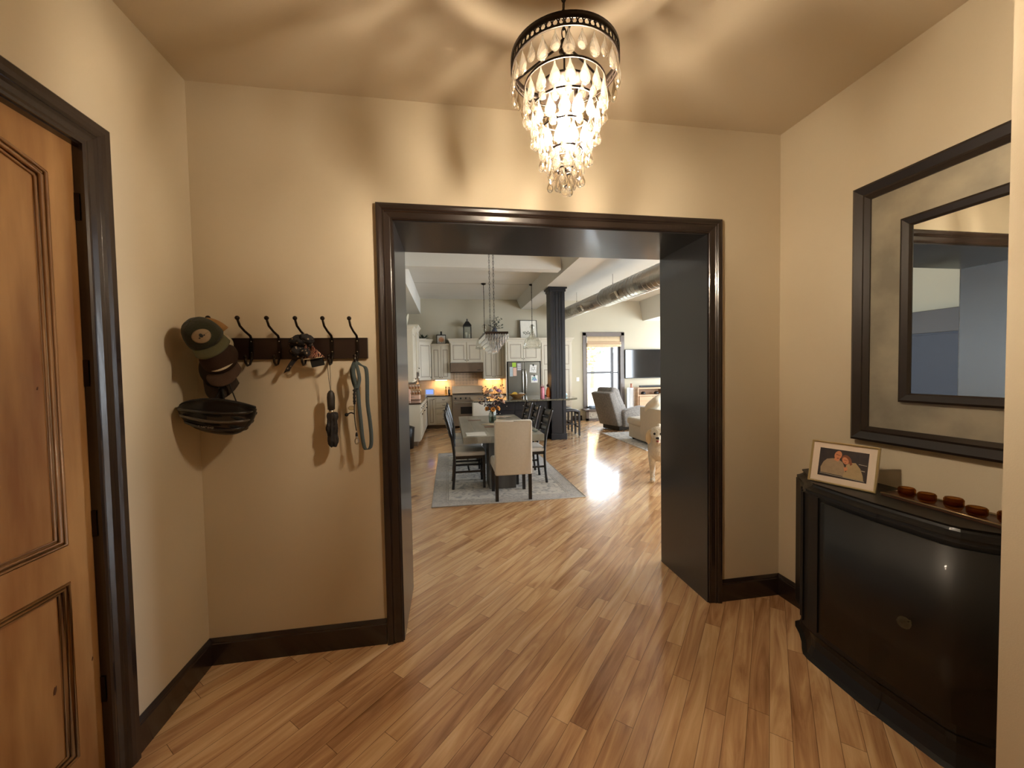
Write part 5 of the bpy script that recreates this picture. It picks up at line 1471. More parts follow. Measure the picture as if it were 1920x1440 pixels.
# refrigerator
M_FR = mat('slate_stainless', (104, 100, 90), 0.32, 0.85, var=0.03)
fg_ = thing('refrigerator', 'slate stainless french-door refrigerator with papers and magnets', 'refrigerator', (2.13, 11.0, 0))
MB().box(1.665, 2.60, 11.01, 11.62, 0.03, 1.845).build('case', M_DARKP, fg_, world=True)
fd = [MB().box(x0, x1, 10.95, 11.01, 0.72, 1.84, bev=0.006).build('door', M_FR, fg_, world=True) for x0, x1 in ((1.668, 2.128), (2.136, 2.596))]
MB().box(1.668, 2.596, 10.95, 11.01, 0.05, 0.71, bev=0.006).build('freezer_drawer', M_FR, fg_, world=True)
for k, x in enumerate((2.092, 2.172)):
    MB().tube(smooth([(x, 10.945, 1.62), (x, 10.905, 1.58), (x+(0.018 if k else -0.0), 10.892, 1.30), (x, 10.905, 0.98), (x, 10.945, 0.94)], 5), 0.013, 8).build('handle', M_CHROME, fd[k], world=True)
def paper(name, label, cat, x0, x1, z0, z1, m, y=10.947, tilt=0.0, marks=None, magnet=False):
    c = ((x0+x1)/2, y, (z0+z1)/2)
    t = thing(name, label, cat, c, rot=(0, tilt, 0))
    w, h = (x1-x0)/2, (z1-z0)/2
    MB().box(-w, w, -0.002, 0.0, -h, h).build('sheet', m, t)
    if marks:
        mm, shapes = marks; m_ = MB()
        for (a, b_, c_, d__) in shapes: m_.box(-w+2*w*a, -w+2*w*b_, -0.003, -0.0018, -h+2*h*c_, -h+2*h*d__)
        m_.build('printing', mm, t)
    if magnet: MB().lathe([(0.0001, -0.012), (0.022, -0.012), (0.026, 0.0)], (0, -0.002, h*0.95), 14, 'Y').build('magnet', M_DARKP, t)
    return t
M_INKB = mat('ink_black', (40, 40, 44), 0.6)
paper('list_paper', 'pale blue-grey list paper on the left refrigerator door', 'paper', 1.715, 1.805, 1.43, 1.70, mat('blue_grey_paper', (184, 196, 200), 0.7))
paper('note_paper', 'pink note on the left refrigerator door beside the blue-grey list', 'paper', 1.815, 1.915, 1.44, 1.68, mat('pink_paper', (222, 184, 164), 0.7))
paper('sticky_note', 'lime green note at the top of the left refrigerator door', 'paper', 1.79, 1.90, 1.70, 1.825, mat('lime_paper', (166, 204, 56), 0.6))
paper('calendar_sheet', 'violet-grey calendar sheet with white blocks on the left refrigerator door', 'paper', 1.93, 2.05, 1.59, 1.81, mat('violet_grey_paper', (112, 104, 120), 0.7),
      marks=(M_WHITE, [(0.1+0.28*i, 0.32+0.28*i, 0.08+0.23*j, 0.24+0.23*j) for i in range(3) for j in range(4)]))
t = paper('child_drawing', 'white paper with a black drawing held by a magnet on the right refrigerator door', 'drawing', 2.30, 2.50, 1.53, 1.75, M_WHITE, tilt=D(5), magnet=True)
m_ = MB()
m_.tube([(0.045*math.cos(a), -0.003, 0.01+0.04*math.sin(a)) for a in [2*PI*i/14 for i in range(14)]], 0.003, 4, closed=True)
for a in (0.3, 1.2, 3.6, 4.6, 5.5): m_.tube([(0.03*math.cos(a), -0.003, 0.01+0.03*math.sin(a)), (0.08*math.cos(a+0.4), -0.003, 0.08*math.sin(a+0.4))], 0.0035, 4)
m_.build('line_drawing', M_INKB, t)
t = paper('child_drawing', 'white paper with teal and violet blots held by a magnet, below the black drawing', 'drawing', 2.335, 2.53, 1.24, 1.45, M_WHITE, magnet=True)
for k, (c_, cc_) in enumerate((((96, 176, 176), ((-0.04, 0.03), (0.01, 0.045), (-0.05, -0.02), (0.03, 0.0))), ((150, 150, 206), ((0.05, -0.03), (0.0, -0.04), (-0.01, 0.0))))):
    m_ = MB()
    for (x, z) in cc_: m_.lathe([(0.0001, -0.0035), (0.02, -0.0035), (0.024, -0.002)], (x, 0, z), 9, 'Y')
    m_.build('paint_blots', mat('drawing_ink_%d' % k, c_, 0.7), t)

# under-cabinet lamps, lit
def uc_light(x0, x1, n):
    t = thing('under_cabinet_lamp', n, 'lamp', ((x0+x1)/2, 11.47, 1.366))
    MB().box(x0, x1, 11.44, 11.50, 1.352, 1.3695).build('housing', M_WHITE, t, world=True)
    MB().box(x0+0.01, x1-0.01, 11.45, 11.49, 1.348, 1.352).build('diffuser', mat('warm_lamp_diffuser', (255, 220, 160), 0.4, emit=(255, 206, 140), estr=60.0), t, world=True)
uc_light(-0.40, -0.06, 'lit strip lamp under the low wall cabinet left of the range')
uc_light(1.06, 1.50, 'lit strip lamp under the wall cabinet right of the range')

# counter items, left
M_TABS = mat('lit_tablet_screen', (110, 130, 200), 0.3, emit=(96, 120, 210), estr=0.9)
tt = thing('digital_photo_frame', 'white digital photo frame with a blue lit picture on the back counter', 'photo frame', (-0.56, 11.30, 0.936), 0.1, rot=(D(-10), 0, 0.1))
MB().box(-0.13, 0.13, -0.006, 0.014, 0.0, 0.185, bev=0.004).build('frame', M_WHITE, tt)
MB().box(-0.098, 0.098, -0.009, -0.005, 0.032, 0.152).build('screen', M_TABS, tt)
rk = thing('wire_spice_rack', 'two-tier gold wire rack of small jars on the left counter', 'rack', (-0.93, 10.75, 0.936))
m_ = MB()
for z in (0.05, 0.21): m_.tube([(-0.16, -0.07, z), (0.16, -0.07, z), (0.16, 0.07, z), (-0.16, 0.07, z)], 0.005, 6, closed=True)
for x in (-0.16, 0.16):
    for y in (-0.07, 0.07): m_.cone((x, y, 0), (x, y, 0.34), 0.005, seg=6)
for z in (0.05, 0.21): m_.box(-0.16, 0.16, -0.07, 0.07, z-0.004, z)
m_.build('rack_frame', mat('gold_wire', (214, 180, 120), 0.3, 0.8), rk)
fj = None
for k in range(8):
    tier, i = divmod(k, 4)
    lab = 'small spice jar on the %s tier of the gold wire rack, %s' % (('lower', 'upper')[tier], ('left end', 'second from the left', 'third from the left', 'right end')[i])
    p = (-0.93-0.114+0.076*i, 10.75, 0.936+(0.0505, 0.2105)[tier])
    if fj is None:
        fj = thing('spice_jar', lab, 'jar', p, group='spice jars on the gold rack')
        MB().lathe([(0.0001, 0), (0.024, 0), (0.025, 0.07), (0.0001, 0.07)], (0, 0, 0), 14).build('jar_body', mat('spice_fill', (176, 118, 74), 0.5, var=0.2, scale=30), fj)
        MB().lathe([(0.0001, 0.07), (0.022, 0.07), (0.022, 0.092), (0.0001, 0.092)], (0, 0, 0), 14).build('jar_lid', M_WHITE, fj)
    else:
        c = copy_tree(fj); c.location = p; c['label'] = lab
bx = thing('paper_towel_box', 'tall blush carton standing at the near end of the left counter', 'carton', (-0.98, 9.15, 0.936))
m_ = MB().box(-0.09, 0.09, -0.07, 0.07, 0, 0.26).prism([(-0.09, 0.26), (0.09, 0.26), (0.0, 0.31)], -0.07, 0.07, 'Y')
m_.build('carton_body', mat('blush_carton', (222, 184, 164), 0.6), bx)
bs_ = thing('bread_box', 'low pink-beige bread box on the left counter', 'box', (-0.86, 9.55, 0.936))
moved(soft_box(0.34, 0.26, 0.12, 0.03), (0, 0, 0.06)).build('box_body', mat('pink_beige_enamel', (214, 172, 146), 0.4), bs_)
MB().cone((-0.04, -0.135, 0.07), (0.04, -0.135, 0.07), 0.006, seg=8).build('handle', M_CHROME, bs_)
for k, (x, m_k, lb) in enumerate(((-0.10, glass('clear_oil', (224, 214, 170), 0.3), 'clear oil bottle on the counter left of the range'), (-0.01, mat('dark_green_bottle', (34, 40, 26), 0.15), 'dark bottle on the counter beside the range'))):
    t = thing('oil_bottle', lb, 'bottle', (x, 11.42, 0.936))
    MB().lathe([(0.0001, 0), (0.028, 0), (0.030, 0.01), (0.030, 0.12), (0.012, 0.16), (0.012, 0.20), (0.0001, 0.20)], (0, 0, 0), 16).build('bottle_body', m_k, t)
    MB().lathe([(0.0001, 0.20), (0.013, 0.20), (0.013, 0.222), (0.0001, 0.224)], (0, 0, 0), 12).build('stopper', M_DARKP, t)
# copper canister in front and waste bin
tc_ = thing('waste_bin', 'black waste bin standing at the end of the left kitchen counter', 'bin', (-0.90, 8.33, 0))
MB().lathe([(0.0001, 0), (0.13, 0), (0.16, 0.42), (0.155, 0.43), (0.0001, 0.43)], (0, 0, 0), 24).build('bin_body', M_DARKP, tc_)
MB().lathe([(0.162, 0.42), (0.165, 0.44), (0.08, 0.475), (0.0001, 0.48)], (0, 0, 0), 24).build('lid', M_DARKP, tc_)

# things on top of the cabinets
la = thing('candle_lantern', 'black lantern with two white pillar candles on top of the center wall cabinet', 'lantern', (0.555, 11.42, 2.535))
m_ = MB().box(-0.115, 0.115, -0.1, 0.1, 0, 0.022)
for sx in (-1, 1):
    for sy in (-1, 1): m_.box(sx*0.105-0.01, sx*0.105+0.01, sy*0.09-0.01, sy*0.09+0.01, 0.02, 0.38)
m_.box(-0.115, 0.115, -0.1, 0.1, 0.37, 0.395)
m_.build('cage', M_DARKP, la)
m_ = MB(); A = [m_.b.verts.new(p) for p in ((-0.125, -0.11, 0.395), (0.125, -0.11, 0.395), (0.125, 0.11, 0.395), (-0.125, 0.11, 0.395))]; B = [m_.b.verts.new(p) for p in ((-0.04, -0.035, 0.52), (0.04, -0.035, 0.52), (0.04, 0.035, 0.52), (-0.04, 0.035, 0.52))]
for i in range(4): m_.b.faces.new((A[i], A[(i+1) % 4], B[(i+1) % 4], B[i]))
m_.b.faces.new(list(reversed(A))); m_.b.faces.new(B)
m_.lathe([(0.02, 0.52), (0.012, 0.54), (0.024, 0.56), (0.012, 0.585), (0.0001, 0.61)], (0, 0, 0), 12)
m_.build('roof', M_DARKP, la)
MB().box(-0.10, 0.10, -0.092, -0.089, 0.022, 0.37).build('glass_pane', pane_mat('lantern_glass'), la)
for k, (x, h) in enumerate(((-0.035, 0.18), (0.04, 0.13))):
    o = MB().cone((0, 0, 0), (0, 0, h), 0.032, seg=16).cone((0, 0, h), (0, 0, h+0.012), 0.0015, seg=5).build('pillar_candle', mat('ivory_wax', (226, 218, 200), 0.5)); o.location = (0.555+x, 11.42, 2.5575)
    tag(o, ('taller white candle inside the black lantern', 'shorter white candle inside the black lantern')[k], 'candle')
bo = thing('decorative_board', 'small black paddle board with a terracotta print, on the low wall cabinet', 'board', (-0.20, 11.46, 2.395), rot=(D(-8), 0, 0))
MB().box(-0.135, 0.135, 0, 0.015, 0, 0.29, bev=0.006).box(-0.028, 0.028, 0, 0.015, 0.28, 0.385, bev=0.006).build('paddle', M_DARKP, bo)
m_ = MB().box(-0.115, 0.115, -0.004, 0.0, 0.03, 0.26); m_.mi = 1; m_.lathe([(0.0001, -0.006), (0.07, -0.006), (0.08, -0.003)], (0.0, 0, 0.14), 16, 'Y'); m_.mi = 2
for i in range(6): m_.box(-0.085+0.03*i, -0.07+0.03*i, -0.008, -0.004, 0.045+0.006*(i % 3), 0.060+0.006*(i % 2))
m_.build('print', [mat('grey_white_print', (190, 184, 174), 0.7, var=0.1, scale=30), mat('terracotta_print', (198, 148, 116), 0.7, var=0.15, scale=30), M_INKB], bo)
pl = thing('potted_succulent', 'small dark potted plant on the corner wall cabinet', 'potted plant', (-0.70, 11.32, 2.433))
MB().lathe([(0.0001, 0), (0.04, 0), (0.055, 0.07), (0.0001, 0.07)], (0, 0, 0), 16).build('pot', mat('white_ceramic', (214, 208, 196), 0.4), pl)
m_ = MB()
for i in range(16):
    a = 2.4*i; e = 0.3+0.07*(i % 9); L_ = 0.13
    d = Vector((math.cos(a)*math.cos(e), math.sin(a)*math.cos(e), math.sin(e)))
    m_.tube([(0, 0, 0.06), tuple(d*L_*0.6+Vector((0, 0, 0.06))), tuple(d*L_+Vector((0, 0, 0.05)))], [0.006, 0.012, 0.001], 5, flat=(1, 0.4))
m_.build('leaves', mat('dark_succulent', (56, 66, 50), 0.6, var=0.2), pl); pl.scale = (1.7, 1.7, 1.7)
o = MB().lathe([(0.0001, 0), (0.035, 0), (0.045, 0.03), (0.03, 0.08), (0.018, 0.12), (0.022, 0.17), (0.0001, 0.172)], (0, 0, 0), 16).build('ceramic_bottle', mat('chalk_white_ceramic', (206, 204, 194), 0.4)); o.location = (-0.87, 11.22, 2.433); o.scale = (1.7, 1.7, 1.7)
tag(o, 'white ceramic bottle on the corner wall cabinet, left of the small plant', 'vase')
vp = thing('branch_vase', 'slate blue vase of dark leafy branches on the right wall cabinet', 'vase', (1.36, 11.45, 2.515))
MB().lathe([(0.0001, 0), (0.07, 0), (0.10, 0.10), (0.10, 0.24), (0.06, 0.32), (0.045, 0.34), (0.05, 0.36), (0.0001, 0.36)], (0, 0, 0), 20).build('vase_body', mat('slate_blue_glaze', (72, 78, 90), 0.4), vp)
random.seed(21)
for k, tip in enumerate(((0.22, 0, 0.62), (0.14, -0.05, 0.52), (0.26, 0, 0.44), (-0.05, 0, 0.56), (0.08, 0, 0.66), (0.22, -0.08, 0.34), (-0.16, -0.02, 0.42))):
    m_ = MB(); pts = smooth([(0, 0, 0.30), (tip[0]*0.3, tip[1]*0.3, 0.30+(tip[2]-0.3)*0.55), tip], 5); m_.tube(pts, 0.004, 5)
    m_.build('branch', M_STEM, vp)
    m_ = MB()
    for i in range(8):
        p = pts[3+i % (len(pts)-3)]; a = 2.1*i+k; d = Vector((math.cos(a), math.sin(a)*0.6, 0.5)).normalized()*0.055; s = d.cross(Vector((0, 1, 0.2))).normalized()*0.016
        m_.sheet([[tuple(p), tuple(p), tuple(p)], [tuple(p+d*0.5-s), tuple(p+d*0.5), tuple(p+d*0.5+s)], [tuple(p+d), tuple(p+d), tuple(p+d)]], 0.001, smooth=False)
    m_.build('leaves', mat('dark_eucalyptus', (62, 66, 58), 0.7, var=0.15), vp)
ar_ = thing('botanical_print', 'thin black-framed white botanical print leaning on top of the refrigerator cabinet', 'picture', (2.40, 11.47, 2.535), rot=(D(-8), 0, 0))
m_ = MB()
for (x0, x1, z0, z1) in ((-0.26, 0.26, 0, 0.014), (-0.26, 0.26, 0.566, 0.58), (-0.26, -0.246, 0, 0.58), (0.246, 0.26, 0, 0.58)): m_.box(x0, x1, -0.012, 0.012, z0, z1)
m_.build('frame', M_DARKP, ar_)
MB().box(-0.25, 0.25, -0.004, 0.006, 0.01, 0.57).build('paper', mat('white_print_paper', (226, 222, 210), 0.7), ar_)
m_ = MB()
m_.tube([(-0.17, -0.006, 0.16), (-0.08, -0.006, 0.20), (0.04, -0.006, 0.19), (0.16, -0.006, 0.22)], 0.004, 4)
for i in range(14):
    x = -0.17+0.024*i; z = 0.185+0.02*math.sin(i*1.3); a = 1.2*(-1)**i
    d = Vector((0.3, 0, math.sin(a))).normalized()*0.055; s = Vector((-d.z, 0, d.x))*0.3
    p = Vector((x, -0.0055, z))
    m_.sheet([[tuple(p)]*3, [tuple(p+d*0.5-s), tuple(p+d*0.5), tuple(p+d*0.5+s)], [tuple(p+d)]*3], 0.0008, smooth=False)
m_.build('leaf_motif', mat('grey_green_ink', (84, 84, 66), 0.7, var=0.2), ar_)
pt = thing('display_plate', 'pale oval plate leaning on edge on top of the near left wall cabinet', 'plate', (-1.02, 9.35, 2.562), rot=(0, D(14), 0))
MB().lathe([(0.0001, -0.006), (0.10, -0.006), (0.20, 0.014), (0.205, 0.018), (0.20, 0.020), (0.10, 0.002), (0.0001, 0.002)], (0, 0, 0.215), 32, 'X').build('plate_body', mat('cream_stoneware', (206, 202, 180), 0.35), pt)

# ================================================================== LIVING ROOM
# far window
wi = thing('window_1', 'x', 'x', (4.84, KY, 1.5)); del wi['label'], wi['category']; wi['kind'] = 'structure'
M_WFR = mat('taupe_brown_window_trim', (92, 80, 72), 0.4, var=0.05, coat=0.2)
M_WDK = mat('dark_window_sash', (70, 70, 74), 0.4)
m_ = MB()
for (x0, x1, z0, z1) in ((4.15, 4.262, 0.34, 2.75), (5.418, 5.53, 0.34, 2.75), (4.15, 5.53, 2.648, 2.76)): m_.box(x0, x1, KY-0.028, KY, z0, z1, bev=0.006)
for (x0, x1, z0, z1) in ((4.262, 4.285, 0.34, 2.65), (5.395, 5.418, 0.34, 2.65), (4.262, 5.418, 2.625, 2.65)): m_.box(x0, x1, KY-0.03, KY+0.2, z0, z1)
m_.build('window_frame', M_WFR, wi, world=True)
m_ = MB()
for z0 in (1.455,): m_.box(4.28, 5.17, KY+0.06, KY+0.10, z0, z0+0.065)
for (x0, x1) in ((4.28, 4.32), (5.10, 5.20)): m_.box(x0, x1, KY+0.06, KY+0.12, 0.36, 2.63)
m_.box(4.28, 5.40, KY+0.06, KY+0.12, 0.34, 0.42).box(5.33, 5.40, KY+0.05, KY+0.12, 0.36, 2.63).box(5.17, 5.40, KY+0.06, KY+0.10, 1.46, 1.50).box(4.28, 5.12, KY+0.075, KY+0.085, 1.84, 1.855)
m_.build('sash', M_WDK, wi, world=True)
MB().box(4.30, 5.38, KY+0.078, KY+0.082, 0.40, 2.62).build('pane', pane_mat('window_pane', (246, 250, 252), 0.05), wi, world=True)
# radiator cover / window seat
ws = thing('window_seat', 'dark-framed window seat with a patterned front panel under the far window', 'bench', (4.84, 11.5, 0))
MB().box(4.08, 5.58, 11.32, KY-0.03, 0.315, 0.365, bev=0.006).build('seat_board', M_WFR, ws, world=True)
m_ = MB()
for (x0, x1, z0, z1) in ((4.16, 4.24, 0, 0.315), (5.42, 5.50, 0, 0.315), (4.16, 5.50, 0, 0.07), (4.16, 5.50, 0.28, 0.315)): m_.box(x0, x1, 11.40, 11.46, z0, z1)
m_.build('frame', M_WFR, ws, world=True)
MB().box(4.24, 5.42, 11.43, 11.44, 0.07, 0.28).build('grille', rug_mat('pierced_stone_panel', (196, 192, 180), (128, 124, 116), 18), ws, world=True)
o = moved(soft_box(1.10, 0.24, 0.10, 0.04), (0, 0, 0.05)).build('seat_cushion', mat('blue_grey_cushion', (120, 132, 146), 0.9, bump=0.2, bscale=120)); o.location = (4.84, 11.47, 0.366)
tag(o, 'blue-grey cushion lying on the window seat', 'cushion')
# roman shade
rs = thing('roman_shade', 'folded beige linen roman shade at the top of the far window', 'window shade', (4.84, 11.62, 2.64))
rows = []
for j, (y, z) in enumerate(((11.645, 2.635), (11.642, 2.50), (11.640, 2.455), (11.600, 2.425), (11.632, 2.405), (11.590, 2.375), (11.600, 2.31), (11.640, 2.300))):
    rows.append([(4.27+1.14*i/24, y-0.004*math.sin(i*1.9+j), z-(0.018*math.sin(PI*i/24) if j > 5 else 0)) for i in range(25)])
MB().sheet(rows, 0.004).build('folded_cloth', mat('beige_linen_shade', (206, 184, 150), 0.9, var=0.05, scale=30, bump=0.2, bscale=200), rs, world=True)
for z in (2.448, 2.400): MB().box(4.27, 5.41, 11.585, 11.592, z-0.010, z).build('rust_band', mat('rust_band', (168, 120, 98), 0.9), rs, world=True)
MB().cone((4.272, 11.60, 2.42), (4.272, 11.60, 2.60), 0.012, seg=8).build('cord_cleat', M_WHITE, rs, world=True)
# outdoors seen through the window
struct('ground', MB().box(-4, 16, KY+0.25, 32, -0.5, -0.3), mat('pale_gravel', (200, 196, 184), 0.9, var=0.1, scale=30))
fn = thing('garden_fence', 'pale board fence standing outside the far window', 'fence', (6.0, 14.2, -0.3))
m_ = MB()
for i in range(28): m_.box(2.6+0.25*i, 2.6+0.25*i+0.235, 14.2, 14.22, -0.3, 0.88)
m_.build('boards', mat('weathered_fence', (206, 194, 168), 0.9, var=0.08), fn, world=True)
MB().box(2.6, 9.6, 14.22, 14.26, 0.55, 0.63).build('rail', mat('weathered_fence', (206, 194, 168), 0.9), fn, world=True)
hb = thing('neighbour_house', 'white sunlit wall of a building beyond the fence, outside the window', 'building', (9.0, 24.0, -0.3))
MB().box(3.0, 18.0, 24.0, 28.0, -0.3, 2.55).build('wall', mat('white_siding', (240, 240, 238), 0.9), hb, world=True)
MB().prism([(23.7, 2.55), (28.3, 2.55), (26.0, 2.75)], 2.8, 18.2, 'X').build('roof', mat('pale_roof', (176, 166, 160), 0.9), hb, world=True)
def tree(name, label, loc, h, r, m_leaf, n, seed):
    t = thing(name, label, 'tree', loc)
    MB().tube([(0, 0, 0), (0.1, 0, h*0.4), (0, 0.1, h*0.8)], [0.16, 0.12, 0.05], 8).build('trunk', M_STEM, t)
    random.seed(seed); m_ = MB()
    for i in range(n):
        a = random.uniform(0, 2*PI); e = math.asin(random.uniform(-1, 1)); rr = r*random.uniform(0.35, 1.0)
        c = Vector((rr*math.cos(a)*math.cos(e), rr*math.sin(a)*math.cos(e), h*0.72+rr*0.85*math.sin(e)))
        d = Vector((random.uniform(-1, 1), random.uniform(-1, 1), random.uniform(-1, 1))).normalized()*0.16; s = d.cross(Vector((0.3, 0.5, 0.8))).normalized()*0.09
        v = [m_.b.verts.new(p) for p in (c-d, c-s, c+d, c+s)]; m_.b.faces.new(v)
    m_.build('crown', m_leaf, t, fix=False)
tree('leafy_tree', 'grey-green tree seen through the upper far window', (8.35, 22.0, -0.3), 4.6, 1.35, mat('grey_green_leaves', (150, 168, 140), 0.8, var=0.2, scale=3), 1500, 4)
tree('autumn_tree', 'small orange-leaved tree left of the grey-green tree outside', (6.6, 18.5, -0.3), 3.6, 0.85, mat('orange_leaves', (226, 176, 110), 0.8, var=0.15, scale=3), 420, 9)

# television and console
tv = thing('television', 'wide black wall-mounted television right of the far window', 'television', (6.35, KY, 1.73))
MB().box(5.53, 7.18, KY-0.075, KY-0.035, 1.285, 2.205, bev=0.006).build('case', M_DARKP, tv, world=True)
MB().box(5.545, 7.165, KY-0.0775, KY-0.074, 1.305, 2.19).build('screen', mat('glossy_black_screen', (12, 13, 17), 0.08, var=0.0, coat=0.6), tv, world=True)
MB().box(6.1, 6.6, KY-0.036, KY-0.001, 1.5, 2.0).build('wall_bracket', M_DARKP, tv, world=True)
M_HONEY = mat('honey_maple', (196, 164, 134), 0.5, scale=4, rgb2=(182, 148, 116), stretch=(0.4, 1, 4))
mc = thing('media_console', 'honey-coloured wooden media console under the television', 'media console', (6.6, 11.35, 0))
m_ = MB().box(5.72, 7.6, 11.10, 11.60, 0.96, 1.0).box(5.72, 5.75, 11.12, 11.58, 0.04, 0.96).box(7.57, 7.6, 11.12, 11.58, 0.04, 0.96).box(5.75, 7.57, 11.12, 11.58, 0.04, 0.08).box(5.75, 7.57, 11.12, 11.58, 0.74, 0.78).box(5.75, 7.57, 11.56, 11.58, 0.08, 0.96).box(6.65, 6.68, 11.13, 11.56, 0.08, 0.96)
m_.build('carcass', M_HONEY, mc, world=True)
for k, (x0, x1) in enumerate(((5.765, 6.20), (6.21, 6.645), (6.69, 7.12), (7.13, 7.56))):
    d_ = MB().box(x0, x1, 11.10, 11.12, 0.09, 0.73, bev=0.003).build('door', M_HONEY, mc, world=True)
    MB().ball(((x1-0.04) if k % 2 == 0 else (x0+0.04), 11.085, 0.60), 0.014, 10, 8).build('knob', M_KNOB, d_, world=True)
o = MB().box(-0.5, 0.5, -0.05, 0.05, 0.0, 0.065, bev=0.02).build('soundbar', M_DARKP); o.location = (6.36, 11.28, 1.001); tag(o, 'long black soundbar on top of the media console', 'soundbar')
for k, x in enumerate((5.98, 6.42)):
    t = thing('game_controller' if k else 'small_speaker', ('round dark speaker on the console shelf, left', 'dark round gadget on the console shelf, right')[k], 'gadget', (x, 11.28, 0.781))
    MB().lathe([(0.0001, 0), (0.06, 0), (0.075, 0.03), (0.06, 0.075), (0.03, 0.09), (0.0001, 0.09)], (0, 0, 0), 18).build('shell', M_DARKP, t)
ts = thing('tower_speaker', 'white cylindrical tower speaker left of the media console', 'speaker', (5.56, 11.30, 0))
MB().lathe([(0.0001, 0), (0.11, 0), (0.11, 0.02), (0.095, 0.03), (0.095, 0.98), (0.085, 1.0), (0.0001, 1.0)], (0, 0, 0), 28).build('column', mat('white_speaker_cloth', (206, 210, 216), 0.8, bump=0.1, bscale=200), ts)
o = MB().lathe([(0.0001, 0), (0.038, 0), (0.040, 0.01), (0.038, 0.12), (0.030, 0.13), (0.0001, 0.125)], (0, 0, 0), 18).build('jar_candle', mat('brown_jar', (150, 96, 70), 0.3)); o.location = (5.58, 11.28, 1.0005)
tag(o, 'brown jar candle standing on the white tower speaker', 'candle')
sw = thing('light_switch', 'white light switch on the far wall between pantry and window', 'light switch', (3.98, KY, 1.29))
MB().box(3.935, 4.025, KY-0.008, KY-0.0005, 1.23, 1.35, bev=0.003).build('plate', M_WHITE, sw, world=True)
MB().box(3.965, 3.995, KY-0.013, KY-0.007, 1.26, 1.32, bev=0.002).build('rocker', M_WHITE, sw, world=True)

# living room rug, recliner, sofa
lr = thing('living_room_rug', 'pale grey rug beneath the recliner and the sofa', 'rug', (5.3, 8.4, 0))
MB().box(3.72, 7.0, 6.9, 9.12, 0.0005, 0.009).build('rug_field', M_RUGF, lr, world=True)
M_REC = mat('mottled_grey_chenille', (144, 138, 132), 0.9, scale=34, rgb2=(116, 112, 108), bump=0.35, bscale=90, sheen=0.15)
rc = thing('recliner_chair', 'mottled grey recliner with a tall tilted back beside the far window', 'armchair', (4.20, 9.62, 0.001), D(20))
# local: faces +x; x from -0.35 (back) to 0.75
def side_prism(poly, y0, y1, r=0.03):
    m_ = MB().prism(poly, y0, y1, 'Y'); 
    bmesh.ops.bevel(m_.b, geom=list(m_.b.edges), offset=r, segments=3, affect='EDGES', profile=0.5)
    for f in m_.b.faces: f.smooth = True
    return m_
side_prism([(-0.16, 0.13), (0.10, 0.13), (0.18, 0.48), (0.02, 0.50), (-0.02, 0.92), (-0.20, 1.0), (-0.36, 0.98)][:0] or [(-0.10, 0.12), (0.08, 0.12), (0.00, 0.62), (-0.22, 1.02), (-0.40, 0.98)], -0.36, 0.36, 0.035).build('outer_back', M_REC, rc)
side_prism([(0.02, 0.42), (0.22, 0.45), (0.14, 0.70), (0.02, 0.98), (-0.12, 1.10), (-0.24, 1.06), (-0.22, 0.90)], -0.30, 0.30, 0.05).build('back_cushion', M_REC, rc)
side_prism([(-0.26, 0.94), (-0.10, 0.86), (0.06, 0.92), (0.02, 1.06), (-0.12, 1.13), (-0.24, 1.11)], -0.29, 0.29, 0.05).build('head_roll', M_REC, rc)
for s in (-1, 1):
    y0, y1 = (-0.46, -0.31) if s < 0 else (0.31, 0.46)
    side_prism([(0.04, 0.10), (0.80, 0.10), (0.86, 0.50), (0.82, 0.60), (0.60, 0.62), (0.20, 0.56), (0.00, 0.50)], y0, y1, 0.04).build('arm', M_REC, rc)
side_prism([(0.10, 0.28), (0.80, 0.30), (0.84, 0.44), (0.78, 0.48), (0.12, 0.46)], -0.305, 0.305, 0.04).build('seat', M_REC, rc)
side_prism([(0.80, 0.14), (0.86, 0.14), (0.88, 0.44), (0.82, 0.44)], -0.30, 0.30, 0.02).build('footrest', M_REC, rc)
MB().box(-0.02, 0.70, -0.30, 0.30, 0.012, 0.12).build('mechanism', M_DARKP, rc)
M_SOFA = mat('sand_upholstery', (204, 194, 176), 0.85, var=0.04, scale=20, bump=0.12, bscale=200, sheen=0.2)
so = thing('sofa', 'sand-coloured sofa seen from its side, facing the far wall', 'sofa', (4.9, 7.6, 0))
def sbox(x0, x1, y0, y1, z0, z1, r): return moved(soft_box(x1-x0, y1-y0, z1-z0, r), ((x0+x1)/2, (y0+y1)/2, (z0+z1)/2))
sbox(4.01, 6.3, 6.85, 8.24, 0.05, 0.34, 0.015).build('base', M_SOFA, so, world=True)
sbox(3.99, 4.30, 6.80, 7.68, 0.06, 0.78, 0.02).build('arm', M_SOFA, so, world=True)
sbox(4.28, 6.1, 6.80, 7.15, 0.30, 0.80, 0.03).build('backrest', M_SOFA, so, world=True)
sbox(3.98, 4.80, 7.62, 8.30, 0.33, 0.50, 0.06).build('seat_cushion', M_SOFA, so, world=True)
sbox(4.82, 5.9, 7.15, 8.30, 0.33, 0.50, 0.06).build('seat_cushion', M_SOFA, so, world=True)
for (x, y) in ((4.08, 8.14), (4.08, 6.92), (6.2, 8.1), (6.2, 6.95)):
    MB().cone((x, y, 0.0095), (x, y, 0.055), 0.03, 0.035, 12).build('leg', M_EBON, so, world=True)
